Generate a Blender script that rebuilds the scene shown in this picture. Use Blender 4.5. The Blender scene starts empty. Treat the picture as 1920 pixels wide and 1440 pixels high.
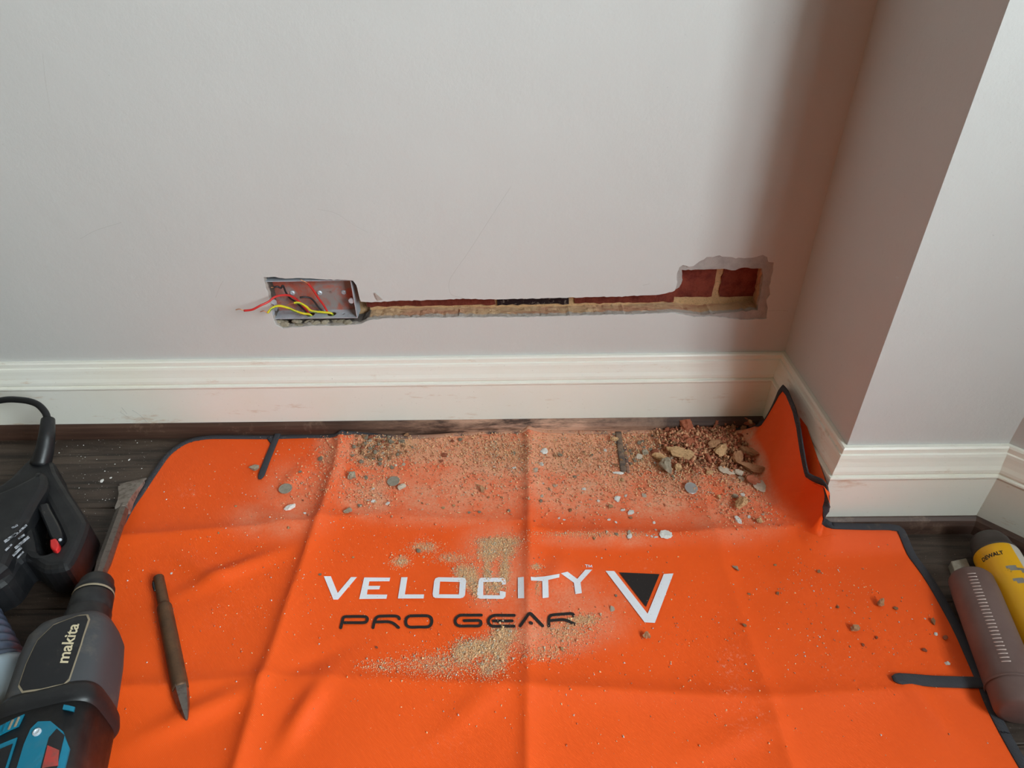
import bpy, bmesh, math, random
import numpy as np
from mathutils import Vector, Matrix, noise
from mathutils.geometry import delaunay_2d_cdt

random.seed(7)
rng = np.random.default_rng(11)
SC = bpy.context.scene
COL = SC.collection

# ------------------------------------------------------------------ camera
FPX = 1260.0
PITCH, YAW, ROLL = math.radians(36.1), math.radians(1.0), math.radians(1.3)
CAM = np.array([0.0, -0.935, 0.77])
_f = np.array([-math.sin(YAW) * math.cos(PITCH), math.cos(YAW) * math.cos(PITCH), -math.sin(PITCH)])
_r0 = np.array([math.cos(YAW), math.sin(YAW), 0.0])
_u0 = np.cross(_r0, _f)
_r = _r0 * math.cos(ROLL) - _u0 * math.sin(ROLL)
_u = _u0 * math.cos(ROLL) + _r0 * math.sin(ROLL)
cd = bpy.data.cameras.new('camera')
cd.sensor_fit = 'HORIZONTAL'
cd.sensor_width = 36.0
cd.lens = FPX / 1920.0 * 36.0
cd.clip_start = 0.02
cam = bpy.data.objects.new('camera', cd)
COL.objects.link(cam)
M = Matrix(((_r[0], _u[0], -_f[0], CAM[0]), (_r[1], _u[1], -_f[1], CAM[1]), (_r[2], _u[2], -_f[2], CAM[2]), (0, 0, 0, 1)))
cam.matrix_world = M
SC.camera = cam

# ------------------------------------------------------------------ world, window light, exposure
w = bpy.data.worlds.new('world')
SC.world = w
w.use_nodes = True
bg = w.node_tree.nodes['Background']
bg.inputs[0].default_value = (1.0, 0.84, 0.56, 1)
bg.inputs[1].default_value = 0.15
ld = bpy.data.lights.new('window_daylight', 'AREA')
ld.shape = 'RECTANGLE'
ld.size, ld.size_y = 1.25, 1.15
ld.energy = 130
ld.color = (0.84, 0.965, 1.0)
lo = bpy.data.objects.new('window_daylight', ld)
COL.objects.link(lo)
SC.view_settings.view_transform = 'Standard'
SC.view_settings.look = 'None'
SC.view_settings.gamma = 1
SC.view_settings.use_curve_mapping = False
SC.view_settings.exposure = 0.0

# ------------------------------------------------------------------ pixel helpers (photo point -> point on a real surface)
def ray(u, v):
    return _f + _r * ((u - 960) / FPX) - _u * ((v - 720) / FPX)
def onZ(u, v, z=0.0):
    d = ray(u, v); return CAM + d * ((z - CAM[2]) / d[2])
def onX(u, v, x):
    d = ray(u, v); return CAM + d * ((x - CAM[0]) / d[0])
def onY(u, v, y=0.0):
    d = ray(u, v); return CAM + d * ((y - CAM[1]) / d[1])
def rays(uv):
    uv = np.asarray(uv, float)
    return _f[None] + _r[None] * ((uv[:, :1] - 960) / FPX) - _u[None] * ((uv[:, 1:2] - 720) / FPX)
def project(P):
    d = np.asarray(P) - CAM
    z = d @ _f
    return np.stack([960 + FPX * (d @ _r) / z, 720 - FPX * (d @ _u) / z], -1)

# ------------------------------------------------------------------ materials
def lin(c):
    return tuple(((x / 255) / 12.92 if x / 255 <= .04045 else ((x / 255 + .055) / 1.055) ** 2.4) for x in c)
MATS = {}
class NT:
    def __init__(s, name, col, rough=.6, metal=0., spec=.5):
        m = bpy.data.materials.new(name); m.use_nodes = True
        s.m = m; s.t = m.node_tree; s.n = s.t.nodes; s.l = s.t.links
        s.b = s.n['Principled BSDF']
        s.b.inputs['Base Color'].default_value = (*col, 1)
        s.b.inputs['Roughness'].default_value = rough
        s.b.inputs['Metallic'].default_value = metal
        s.b.inputs['Specular IOR Level'].default_value = spec
        s.col = None; s.base = col
        MATS[name] = m
        s.tc = s.n.new('ShaderNodeTexCoord')
    def node(s, t, **k):
        n = s.n.new(t)
        for a, b in k.items(): setattr(n, a, b)
        return n
    def noise(s, scale, detail=4, rough=.6, vec=None, dist=0., stretch=None):
        n = s.node('ShaderNodeTexNoise')
        n.inputs['Scale'].default_value = scale; n.inputs['Detail'].default_value = detail
        n.inputs['Roughness'].default_value = rough; n.inputs['Distortion'].default_value = dist
        src = vec or s.tc.outputs['Object']
        if stretch:
            mp = s.node('ShaderNodeMapping'); mp.inputs['Scale'].default_value = stretch
            s.l.new(src, mp.inputs['Vector']); src = mp.outputs['Vector']
        s.l.new(src, n.inputs['Vector'])
        return n.outputs['Fac']
    def ramp(s, fac, lo, hi, v0=0., v1=1.):
        n = s.node('ShaderNodeMapRange'); n.inputs['From Min'].default_value = lo; n.inputs['From Max'].default_value = hi
        n.inputs['To Min'].default_value = v0; n.inputs['To Max'].default_value = v1
        s.l.new(fac, n.inputs['Value']); return n.outputs['Result']
    def math(s, op, a, b):
        n = s.node('ShaderNodeMath', operation=op)
        for i, x in enumerate((a, b)):
            if isinstance(x, (int, float)): n.inputs[i].default_value = x
            else: s.l.new(x, n.inputs[i])
        return n.outputs[0]
    def mix(s, fac, col):
        n = s.node('ShaderNodeMix', data_type='RGBA')
        if isinstance(fac, (int, float)): n.inputs[0].default_value = fac
        else: s.l.new(fac, n.inputs[0])
        if s.col is None: n.inputs[6].default_value = (*s.base, 1)
        else: s.l.new(s.col, n.inputs[6])
        if isinstance(col, tuple): n.inputs[7].default_value = (*col, 1)
        else: s.l.new(col, n.inputs[7])
        s.col = n.outputs[2]
        s.l.new(s.col, s.b.inputs['Base Color'])
        return s
    def bump(s, h, strength=.3, dist=.002):
        n = s.node('ShaderNodeBump'); n.inputs['Strength'].default_value = strength; n.inputs['Distance'].default_value = dist
        s.l.new(h, n.inputs['Height'])
        if s.b.inputs['Normal'].is_linked: s.l.new(s.b.inputs['Normal'].links[0].from_socket, n.inputs['Normal'])
        s.l.new(n.outputs[0], s.b.inputs['Normal']); return s
    def roughness(s, fac, a, b):
        s.l.new(s.ramp(fac, .3, .7, a, b), s.b.inputs['Roughness']); return s

m = NT('wall_paint', lin((206, 205, 203)), .75, spec=.25)
m.mix(m.ramp(m.noise(3, 5), .35, .7, 0, .35), lin((198, 197, 195)))
m.mix(m.ramp(m.noise(260, 2), .70, .78, 0, .25), lin((120, 110, 105)))
m.bump(m.noise(160, 6, .7), .25, .0012).bump(m.noise(7, 3), .5, .004)
m = NT('skirting_paint', lin((242, 240, 232)), .38)
m.mix(m.ramp(m.noise(4, 5), .45, .75, 0, .5), lin((238, 232, 212)))
m.mix(m.ramp(m.noise(14, 6, .75, stretch=(.6, 1, 3)), .60, .70, 0, .5), lin((196, 152, 108)))
m.mix(m.ramp(m.noise(300, 2), .72, .78, 0, .4), lin((120, 100, 85)))
m.bump(m.noise(60, 4, stretch=(.3, 1, 2)), .25, .001)
m = NT('trim_wood', lin((66, 44, 36)), .5)
m.mix(m.ramp(m.noise(60, 5, stretch=(.12, 1, 3)), .4, .65, 0, .7), lin((92, 66, 54)))
m.mix(m.ramp(m.noise(7, 6, .8), .55, .68, 0, .55), lin((150, 122, 104)))
sx = m.node('ShaderNodeSeparateXYZ'); m.l.new(m.tc.outputs['Object'], sx.inputs[0])
dm = m.math('MULTIPLY', m.ramp(sx.outputs['X'], -.32, .0, 0, 1), m.ramp(sx.outputs['X'], .26, .06, 0, 1))
m.mix(m.math('MULTIPLY', dm, m.ramp(m.noise(9, 6, .75, stretch=(.5, 1, 3)), .40, .56, 0, .95)), lin((226, 176, 150)))
m.bump(m.noise(120, 4, stretch=(.1, 1, 2)), .3, .001)
m = NT('floor_wood', lin((58, 46, 39)), .55)
m.mix(m.ramp(m.noise(26, 6, .65, dist=1.2, stretch=(.12, 1, 1)), .42, .62, 0, .85), lin((86, 72, 62)))
m.mix(m.ramp(m.noise(90, 4, .6, stretch=(.06, 1, 1)), .5, .62, 0, .8), lin((36, 28, 24)))
m.mix(m.ramp(m.noise(420, 2), .66, .74, 0, .55), lin((170, 155, 140)))
m.bump(m.noise(90, 4, .6, stretch=(.06, 1, 1)), .6, .002)
m = NT('plaster', lin((176, 168, 164)), .9, spec=.2)
m.mix(m.ramp(m.noise(60, 5), .4, .7, 0, .6), lin((146, 138, 134)))
m.bump(m.noise(300, 5), .6, .002)
m = NT('plaster_flake', lin((216, 200, 182)), .9, spec=.2)
m.mix(m.ramp(m.noise(120, 5), .4, .7, 0, .6), lin((186, 168, 150))).bump(m.noise(300, 5), .7, .002)
m = NT('plaster_white', lin((228, 226, 222)), .85, spec=.2)
m.mix(m.ramp(m.noise(150, 4), .5, .7, 0, .5), lin((188, 180, 172))).bump(m.noise(300, 5), .5, .002)
m = NT('brick', lin((192, 116, 88)), .92, spec=.15)
m.mix(m.ramp(m.noise(70, 6, .7), .4, .7, 0, .7), lin((164, 88, 66)))
m.mix(m.ramp(m.noise(240, 3), .6, .72, 0, .6), lin((214, 156, 122)))
m.bump(m.noise(250, 6, .75), .8, .003)
m = NT('brick_wall', lin((146, 72, 58)), .92, spec=.15)
m.mix(m.ramp(m.noise(60, 6, .7), .42, .68, 0, .8), lin((108, 46, 40)))
m.mix(m.ramp(m.noise(200, 4, .7), .6, .72, 0, .5), lin((160, 96, 76)))
m.bump(m.noise(180, 6, .75), .9, .004)
m = NT('brick_dark', lin((52, 38, 40)), .9, spec=.15)
m.mix(m.ramp(m.noise(160, 6, .7), .56, .66, 0, .8), lin((150, 132, 120))).bump(m.noise(200, 6, .75), .9, .003)
m = NT('mortar', lin((240, 196, 148)), .95, spec=.1)
m.mix(m.ramp(m.noise(80, 5, .7), .4, .7, 0, .6), lin((206, 162, 120)))
m.mix(m.ramp(m.noise(520, 3), .58, .66, 0, .5), lin((140, 108, 80)))
m.bump(m.noise(420, 5, .75), .9, .003)
m = NT('mortar_brown', lin((206, 158, 120)), .95, spec=.1)
m.mix(m.ramp(m.noise(90, 5, .7), .4, .7, 0, .7), lin((180, 124, 92)))
m.bump(m.noise(420, 5, .75), .9, .003)
m = NT('mortar_grey', lin((192, 178, 156)), .95, spec=.1)
m.mix(m.ramp(m.noise(110, 5, .7), .4, .7, 0, .8), lin((148, 134, 116)))
m.mix(m.ramp(m.noise(520, 3), .58, .66, 0, .5), lin((190, 182, 168)))
m.bump(m.noise(380, 5, .75), .9, .003)
# the cut sides of the chase: grey plaster skin in front, sandy mortar and brick dust behind (bands run with depth into the wall)
m = NT('chase_side', lin((226, 190, 150)), .95, spec=.1)
sx = m.node('ShaderNodeSeparateXYZ'); m.l.new(m.tc.outputs['Object'], sx.inputs[0])
dep = m.math('ADD', sx.outputs['Y'], m.ramp(m.noise(60, 5, .7), 0, 1, -.006, .006))
m.mix(m.ramp(m.noise(40, 4, stretch=(.4, 1, 1)), .45, .6, 0, .8), lin((212, 156, 128)))
m.mix(m.ramp(sx.outputs['X'], -.2445, -.2475, 0, 1), lin((104, 96, 90)))
m.mix(m.ramp(dep, .0125, .0085, 0, 1), lin((202, 192, 184)))
m.mix(m.ramp(m.noise(90, 5, .8), .66, .72, 0, .8), lin((80, 66, 58)))
m.bump(m.noise(300, 6, .75), .9, .003)
m = NT('steel', lin((200, 210, 220)), .35, .25)
m.mix(m.ramp(m.noise(30, 5, .7), .45, .65, 0, .6), lin((140, 146, 152)))
m.bump(m.noise(90, 4), .15, .001)
m = NT('steel_dusty', lin((158, 150, 148)), .55, .3)
m.mix(m.ramp(m.noise(28, 5, .65, dist=.6), .43, .58, 0, .9), lin((196, 104, 84)))
m.mix(m.ramp(m.noise(60, 5, .7), .6, .7, 0, .6), lin((80, 70, 66)))
m = NT('disc_metal', lin((190, 190, 190)), .34, .5)
m.bump(m.noise(120, 4), .2, .001)
m = NT('disc_dusty', lin((160, 152, 138)), .8, .2)
m.mix(m.ramp(m.noise(160, 5, .7), .4, .65, 0, .6), lin((132, 124, 112))).bump(m.noise(300, 4), .4, .001)
m = NT('rusty_steel', lin((96, 72, 54)), .55, .55)
m.mix(m.ramp(m.noise(40, 6, .7), .42, .62, 0, .8), lin((122, 88, 62)))
m.mix(m.ramp(m.noise(160, 5, .7), .56, .68, 0, .5), lin((70, 58, 50))).bump(m.noise(220, 5), .4, .001)
m = NT('ground_steel', lin((120, 112, 106)), .4, .8)
m.mix(m.ramp(m.noise(120, 5, .75), .5, .65, 0, .7), lin((78, 66, 58))).bump(m.noise(220, 5), .4, .001)
m = NT('spade_steel', lin((150, 140, 132)), .45, .4); m.mix(m.ramp(m.noise(90, 5, .7), .45, .6, 0, .8), lin((96, 84, 76))).bump(m.noise(200, 5), .4, .001)
m = NT('copper', lin((206, 150, 110)), .4, .8)
NT('wire_red', lin((200, 48, 46)), .4); NT('wire_black', lin((40, 40, 44)), .45)
NT('wire_yellow', lin((214, 200, 40)), .4); NT('wire_green', lin((116, 150, 52)), .4)
m = NT('black_plastic', lin((25, 26, 29)), .45)
m.mix(m.ramp(m.noise(18, 5, .7), .52, .72, 0, .25), lin((84, 82, 80))); m.roughness(m.noise(30, 4), .36, .6)
m = NT('grey_rubber', lin((66, 68, 72)), .6)
m.mix(m.ramp(m.noise(20, 5, .7), .52, .72, 0, .55), lin((118, 110, 100)))
m = NT('gloss_black', lin((24, 25, 29)), .25)
m.mix(m.ramp(m.noise(24, 5, .7), .56, .72, 0, .4), lin((80, 74, 68)))
m = NT('teal_plastic', lin((10, 112, 140)), .42)
m.mix(m.ramp(m.noise(20, 5, .7), .55, .75, 0, .35), lin((90, 120, 128)))
NT('dust_edge', lin((150, 138, 118)), .9, spec=.1)
NT('logo_pale', lin((214, 200, 168)), .5)
m = NT('sticker_red', lin((170, 60, 54)), .45); m.mix(m.ramp(m.noise(60, 4), .5, .6, 0, .7), lin((120, 70, 64)))
NT('red_plastic', lin((214, 44, 44)), .35)
m = NT('worn_white', lin((190, 194, 204)), .6); m.mix(m.ramp(m.noise(200, 4, .8), .45, .55, 0, .9), lin((44, 45, 50)))
m = NT('hose_blue', lin((66, 76, 94)), .3)
m.mix(m.ramp(m.noise(30, 4), .4, .7, 0, .5), lin((90, 104, 122)))
m = NT('clear_collar', lin((176, 194, 206)), .28); m.b.inputs['Transmission Weight'].default_value = .35
m = NT('can_yellow', lin((246, 184, 12)), .42)
m.mix(m.ramp(m.noise(60, 6, .75), .62, .70, 0, .85), lin((70, 52, 24)))
m = NT('can_white', lin((206, 200, 190)), .5)
m.mix(m.ramp(m.noise(60, 6, .75), .60, .70, 0, .8), lin((110, 98, 88)))
m = NT('can_silver', lin((160, 158, 156)), .4, .5); m.mix(m.ramp(m.noise(80, 5), .5, .7, 0, .6), lin((110, 100, 90)))
NT('can_black', lin((22, 20, 20)), .5)
m = NT('cap_dark', lin((70, 64, 62)), .5); m.mix(m.ramp(m.noise(20, 5), .5, .7, 0, .5), lin((96, 86, 80)))
m = NT('frosted_plastic', lin((150, 124, 118)), .5); m.b.inputs['Transmission Weight'].default_value = .45
m.mix(m.ramp(m.noise(14, 5, .6), .4, .7, 0, .8), lin((120, 92, 88)))
NT('grain_sand', lin((248, 204, 156)), .9, spec=.1); NT('grain_tan', lin((232, 176, 136)), .9, spec=.1); NT('grain_brick', lin((206, 134, 104)), .9, spec=.1); NT('grain_grey', lin((206, 188, 164)), .9, spec=.1); NT('rib_light', lin((206, 186, 180)), .5)
m = NT('binding', lin((62, 62, 68)), .85, spec=.2)
wv = m.node('ShaderNodeTexWave', wave_type='BANDS', bands_direction='DIAGONAL'); wv.inputs['Scale'].default_value = 260
m.l.new(m.tc.outputs['Object'], wv.inputs['Vector'])
m.mix(m.ramp(wv.outputs['Fac'], .4, .8, 0, .35), lin((100, 100, 106)))
m.mix(m.ramp(m.noise(30, 5, .7), .58, .7, 0, .5), lin((140, 120, 104)))
sx = m.node('ShaderNodeSeparateXYZ'); m.l.new(m.tc.outputs['Object'], sx.inputs[0])
dm = m.math('MULTIPLY', m.math('MULTIPLY', m.ramp(sx.outputs['X'], -.26, -.12, 0, 1), m.ramp(sx.outputs['X'], .36, .26, 0, 1)), m.ramp(sx.outputs['Y'], -.16, -.10, 0, 1))
m.mix(m.math('MULTIPLY', dm, m.ramp(m.noise(26, 5, .7), .34, .5, 0, .97)), lin((216, 160, 132)))
m.bump(wv.outputs['Fac'], .5, .001)
m = NT('strap_dusty', lin((100, 88, 82)), .9, spec=.1); m.mix(m.ramp(m.noise(60, 5, .7), .42, .6, 0, .9), lin((150, 122, 102)))
m = NT('print_white', lin((234, 234, 242)), .6); m.mix(m.ramp(m.noise(500, 3), .66, .72, 0, .7), lin((150, 130, 120)))
m = NT('print_black', lin((28, 22, 22)), .6); m.mix(m.ramp(m.noise(420, 3), .66, .74, 0, .6), lin((120, 104, 92)))
# orange sheet, with brick dust where the 'dust' attribute says it has settled
m = NT('orange_sheet', lin((248, 92, 24)), .62, spec=.3)
m.mix(m.ramp(m.noise(5, 4), .35, .7, 0, .35), lin((240, 82, 20)))
at = m.node('ShaderNodeAttribute'); at.attribute_name = 'dust'
dn = m.math('MULTIPLY', m.ramp(m.noise(340, 5, .8), .32, .60, .35, 1.3), at.outputs['Fac'])
dn2 = m.math('MULTIPLY', m.ramp(m.noise(24, 5, .7), .35, .6, .5, 1.25), dn)
at2 = m.node('ShaderNodeAttribute'); at2.attribute_name = 'sand'
m.mix(m.ramp(dn2, 0, 1.0, 0, .95), lin((238, 176, 142)))
sn = m.math('MULTIPLY', m.ramp(m.noise(520, 5, .8), .38, .6, .2, 1.4), at2.outputs['Fac'])
m.mix(m.ramp(sn, .12, .8, 0, .95), lin((226, 186, 140)))
at3 = m.node('ShaderNodeAttribute'); at3.attribute_name = 'scuff'
sn3 = m.math('MULTIPLY', m.ramp(m.noise(220, 5, .8), .52, .72, 0, 1.0), at3.outputs['Fac'])
m.mix(m.ramp(sn3, .05, .9, 0, .5), lin((250, 206, 186)))
m.mix(m.ramp(m.noise(700, 2), .70, .76, 0, .35), lin((250, 190, 150)))
w1 = m.node('ShaderNodeTexWave', wave_type='BANDS', bands_direction='DIAGONAL'); w1.inputs['Scale'].default_value = 300
m.l.new(m.tc.outputs['Object'], w1.inputs['Vector'])
m.bump(w1.outputs['Fac'], .18, .0008).bump(m.noise(40, 4), .12, .002)
MT = MATS

# ------------------------------------------------------------------ mesh helpers
def obj(name, verts, faces, mat, parent=None, smooth=False, midx=None):
    me = bpy.data.meshes.new(name)
    me.from_pydata([tuple(map(float, v)) for v in verts], [], [tuple(map(int, f)) for f in faces])
    for k in (mat if isinstance(mat, (list, tuple)) else [mat]): me.materials.append(MT[k])
    if midx is not None: me.polygons.foreach_set('material_index', midx)
    if smooth: me.polygons.foreach_set('use_smooth', [True] * len(me.polygons))
    me.update()
    o = bpy.data.objects.new(name, me); COL.objects.link(o)
    if parent: o.parent = parent
    return o
def tag(o, label, cat, group=None):
    o['label'] = label; o['category'] = cat
    if group: o['group'] = group
    return o
def struct(o):
    o['kind'] = 'structure'; return o
def empty(name, loc=(0, 0, 0)):
    o = bpy.data.objects.new(name, None); o.empty_display_size = .02; COL.objects.link(o); o.location = loc; return o
def adopt(root, kids):
    """parent already-placed parts to a thing whose empty stands at its base"""
    bpy.context.view_layer.update()
    for k in kids:
        k.parent = root; k.matrix_parent_inverse = root.matrix_world.inverted()
def subs(part_name, root, names):
    bpy.context.view_layer.update()
    p = next(k for k in root.children if k.name.split('.')[0] == part_name)
    adopt(p, [k for k in root.children if k.name.split('.')[0] in names])
class MB:
    def __init__(s): s.v = []; s.f = []; s.m = []
    def add(s, v, f, mi=0):
        k = len(s.v); s.v += [tuple(x) for x in v]; s.f += [tuple(i + k for i in q) for q in f]; s.m += [mi] * len(f)
    def box(s, lo, hi, mi=0):
        x0, y0, z0 = lo; x1, y1, z1 = hi
        s.add([(x0,y0,z0),(x1,y0,z0),(x1,y1,z0),(x0,y1,z0),(x0,y0,z1),(x1,y0,z1),(x1,y1,z1),(x0,y1,z1)],
              [(0,3,2,1),(4,5,6,7),(0,1,5,4),(1,2,6,5),(2,3,7,6),(3,0,4,7)], mi)
    def build(s, name, mat, parent=None, smooth=False): return obj(name, s.v, s.f, mat, parent, smooth, s.m)
def bevel(o, w=.001, seg=2, angle=.6):
    b = o.modifiers.new('bevel', 'BEVEL'); b.width = w; b.segments = seg; b.limit_method = 'ANGLE'; b.angle_limit = angle
    return o
def catmull(P, n=6):
    P = [np.array(p, float) for p in P]
    Q = [2 * P[0] - P[1]] + P + [2 * P[-1] - P[-2]]
    out = []
    for i in range(1, len(Q) - 2):
        a, b, c, d = Q[i-1:i+3]
        for k in range(n):
            t = k / n
            out.append(.5 * (2*b + (c-a)*t + (2*a-5*b+4*c-d)*t*t + (3*b-a-3*c+d)*t**3))
    out.append(P[-1]); return out
def tube(P, r, n=10, cap=True):
    P = [np.array(p, float) for p in P]; V = []; F = []
    t = P[1] - P[0]; t /= np.linalg.norm(t)
    a = np.cross(t, [0, 0, 1.]);
    if np.linalg.norm(a) < .05: a = np.cross(t, [0, 1., 0])
    a /= np.linalg.norm(a)
    for i, p in enumerate(P):
        q = (P[min(i+1, len(P)-1)] - P[max(i-1, 0)]); q /= np.linalg.norm(q)
        a = a - q * (a @ q); a /= np.linalg.norm(a); b = np.cross(q, a)
        rr = r[i] if hasattr(r, '__len__') else r
        for k in range(n):
            h = 2 * math.pi * k / n; V.append(p + rr * (a * math.cos(h) + b * math.sin(h)))
    for i in range(len(P) - 1):
        for k in range(n):
            F.append((i*n+k, i*n+(k+1) % n, (i+1)*n+(k+1) % n, (i+1)*n+k))
    if cap: F.append(tuple(range(n))[::-1]); F.append(tuple((len(P)-1)*n+k for k in range(n)))
    return V, F
def frame(axis, upish=(0, 0, 1)):
    a = np.array(axis, float); a /= np.linalg.norm(a)
    r = np.cross(a, upish); r /= np.linalg.norm(r)
    return a, r, np.cross(r, a)
def lathe(prof, O, axis, n=24, upish=(0, 0, 1), cap=True):
    """prof: (distance along axis, radius)"""
    a, r, u = frame(axis, upish); O = np.array(O, float); V = []; F = []
    for s, rad in prof:
        for k in range(n):
            h = 2 * math.pi * k / n
            V.append(O + a * s + rad * (r * math.cos(h) + u * math.sin(h)))
    for i in range(len(prof) - 1):
        for k in range(n): F.append((i*n+k, (i+1)*n+k, (i+1)*n+(k+1) % n, i*n+(k+1) % n))
    if cap: F.append(tuple(range(n))); F.append(tuple((len(prof)-1)*n+k for k in range(n))[::-1])
    return V, F
def loft(secs, O, axis, n=32, p=4., cap=True):
    """secs: (s, half width, half height, side shift, up shift) superellipse sections along axis"""
    a, r, u = frame(axis); O = np.array(O, float); V = []; F = []
    for s, hw, hh, dx, dz in secs:
        for k in range(n):
            h = 2 * math.pi * k / n; c, q = math.cos(h), math.sin(h)
            V.append(O + a*s + r*(dx + hw*math.copysign(abs(c)**(2/p), c)) + u*(dz + hh*math.copysign(abs(q)**(2/p), q)))
    for i in range(len(secs) - 1):
        for k in range(n): F.append((i*n+k, (i+1)*n+k, (i+1)*n+(k+1) % n, i*n+(k+1) % n))
    if cap: F.append(tuple(range(n))); F.append(tuple((len(secs)-1)*n+k for k in range(n))[::-1])
    return V, F
def inside(pt, loops):
    x, y = pt; c = False
    for L in loops:
        j = len(L) - 1
        for i in range(len(L)):
            xi, yi = L[i][0], L[i][1]; xj, yj = L[j][0], L[j][1]
            if (yi > y) != (yj > y) and x < (xj-xi)*(y-yi)/(yj-yi)+xi: c = not c
            j = i
    return c
def triangulate(loops, extra=()):
    pts = []; edges = []
    for L in loops:
        k = len(pts); pts += [Vector((p[0], p[1])) for p in L]
        edges += [(k+i, k+(i+1) % len(L)) for i in range(len(L))]
    pts += [Vector(e) for e in extra]
    v, e, f, *_ = delaunay_2d_cdt(pts, edges, [], 0, 1e-7)
    F = []
    for t in f:
        c = (sum(v[i].x for i in t) / 3, sum(v[i].y for i in t) / 3)
        if inside(c, loops): F.append(tuple(t))
    return [(p.x, p.y) for p in v], F
def densify(L, d, jit=0., closed=True, rg=random):
    out = []
    n = len(L)
    for i in range(n if closed else n - 1):
        a = np.array(L[i], float); b = np.array(L[(i+1) % n], float); k = max(1, int(np.linalg.norm(b-a) / d))
        for q in range(k):
            p = a + (b-a) * q / k
            if jit: p = p + np.array([rg.gauss(0, jit) for _ in range(len(p))])
            out.append(p)
    if not closed: out.append(np.array(L[-1], float))
    return out
def text_mesh(body, shear=0., bold=0., spacing=1.):
    cu = bpy.data.curves.new('t', 'FONT'); cu.body = body; cu.shear = shear; cu.offset = bold; cu.space_character = spacing
    o = bpy.data.objects.new('t', cu); COL.objects.link(o)
    bpy.context.view_layer.update()
    me = o.evaluated_get(bpy.context.evaluated_depsgraph_get()).to_mesh()
    V = [tuple(v.co) for v in me.vertices]; F = [tuple(p.vertices) for p in me.polygons]
    o.to_mesh_clear(); bpy.data.objects.remove(o); bpy.data.curves.remove(cu)
    A = np.array(V); lo_, hi_ = A.min(0), A.max(0)
    A = (A - lo_) / (hi_ - lo_ + 1e-9)
    return A[:, :2], F     # both axes run 0..1

# ================================================================== THE ROOM
WALL_H = 2.4
PATH = [(-2.6, 0.0), (.438, 0.0), (.4475, -.235), (.668, -.235), (1.20, -.767), (.98, -2.60)]  # unseen window wall, last leg, slanted to turn its light towards the pier
SILL, HEAD = .84, 2.04

# --- back wall: paint skin with the cut-out traced on the wall plane
wallpt = lambda u, v, y=0.: tuple(onY(u, v, y)[[0, 2]])
wallpt_y = lambda u, v, y: tuple(onY(u, v, y))
box_left = [(676,608),(654,609.5),(623,611),(600,610),(576,612),(548,614),(529,615),(517,609),(512,598),(509,584),(504.5,560),(499.5,541),(495,527),(494,520),
            (510,519.5),(535,522),(556,521.5),(576,522),(607,523.5),(639,524.5),(662,526.5),(668.5,534),(671.5,549),(676,565)]
chase_top = [(691,567),(743,564),(806,562.5),(868,560.5),(931,561.5),(993,560),(1056,558.5),(1086,557.5),(1155,556),(1212,554),(1242,551.5),(1260,547)]
chase_bot = [(1258,586),(1212,588.5),(1120,591),(1040,593),(972,594.5),(868,595),(785,596),(712,598),(688,601)]
ring_p = [(1266,545),(1270,529),(1269,517),(1274,501),(1281,497),(1292,501),(1299,500),(1313,490),(1326,482),(1349,479.5),(1379,484),(1407,484),(1430,478.5),(1438,482),
          (1441,492),(1450,493),(1449,510),(1443,536),(1444.5,552),(1436.5,563),(1440,579),(1436.5,597.5),(1418,598.5),(1395,600),(1372,597.5),(1356,595),(1330,593),(1303,594),(1281,590)]
ring_q = [(1274,540),(1279.5,526),(1279.5,507),(1303,507),(1345,505.5),(1379,507),(1391,503.5),(1430,505),(1432,520),(1428,547),(1425,561),(1421,582),(1361,588),(1315,591),(1281,588)]
rj = random.Random(3)
P_loop = [wallpt(*p) for p in box_left + chase_top + ring_p + chase_bot]
Q_loop = [wallpt(*p) for p in box_left + chase_top + ring_q + chase_bot]
P_loop = [tuple(p) for p in densify(P_loop, .0045, .00045, rg=rj)]
Q_loop = [tuple(p) for p in densify(Q_loop, .0045, .00055, rg=rj)]
OUT = [(-2.6, -.0), (.4385, -.0), (.4385, WALL_H), (-2.6, WALL_H)]
def slab_with_hole(hole, y, extra=()):
    v, f = triangulate([OUT, hole], extra)
    return [(a, y, b) for a, b in v], [t if ((v[t[1]][0]-v[t[0]][0])*(v[t[2]][1]-v[t[0]][1])-(v[t[2]][0]-v[t[0]][0])*(v[t[1]][1]-v[t[0]][1])) > 0 else t[::-1] for t in f]
def rim(hole, y0, y1, mb, steps=1, jit=0.):
    n = len(hole); V = []; F = []
    for q in range(steps + 1):
        for a, b in hole:
            j = jit if 0 < q else 0
            V.append((a + rj.gauss(0, j * .5), y0 + (y1 - y0) * q / steps + (rj.gauss(0, j) if 0 < q < steps else 0), b + rj.gauss(0, j)))
    for q in range(steps): F += [(q*n+i, q*n+(i+1) % n, (q+1)*n+(i+1) % n, (q+1)*n+i) for i in range(n)]
    mb.add(V, F)
mb = MB(); mb.add(*slab_with_hole(P_loop, 0.)); rim(P_loop, 0, .0018, mb)
wall_back = struct(mb.build('wall_back', 'wall_paint'))
mb = MB(); mb.add(*slab_with_hole(Q_loop, .0018))
mb.build('plaster_layer', 'plaster', wall_back)
mb = MB(); rim(Q_loop, .0018, .0345, mb, 7, .0006)
mb.add([wallpt_y(u_, v_, y_) for u_, v_, y_ in ((702, 548, -.003), (718, 562, -.0005), (708, 564, -.0005), (703, 563, .001))], [(0, 1, 2), (0, 2, 3)])
ch_side = mb.build('chase_side', 'chase_side', wall_back)
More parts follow.
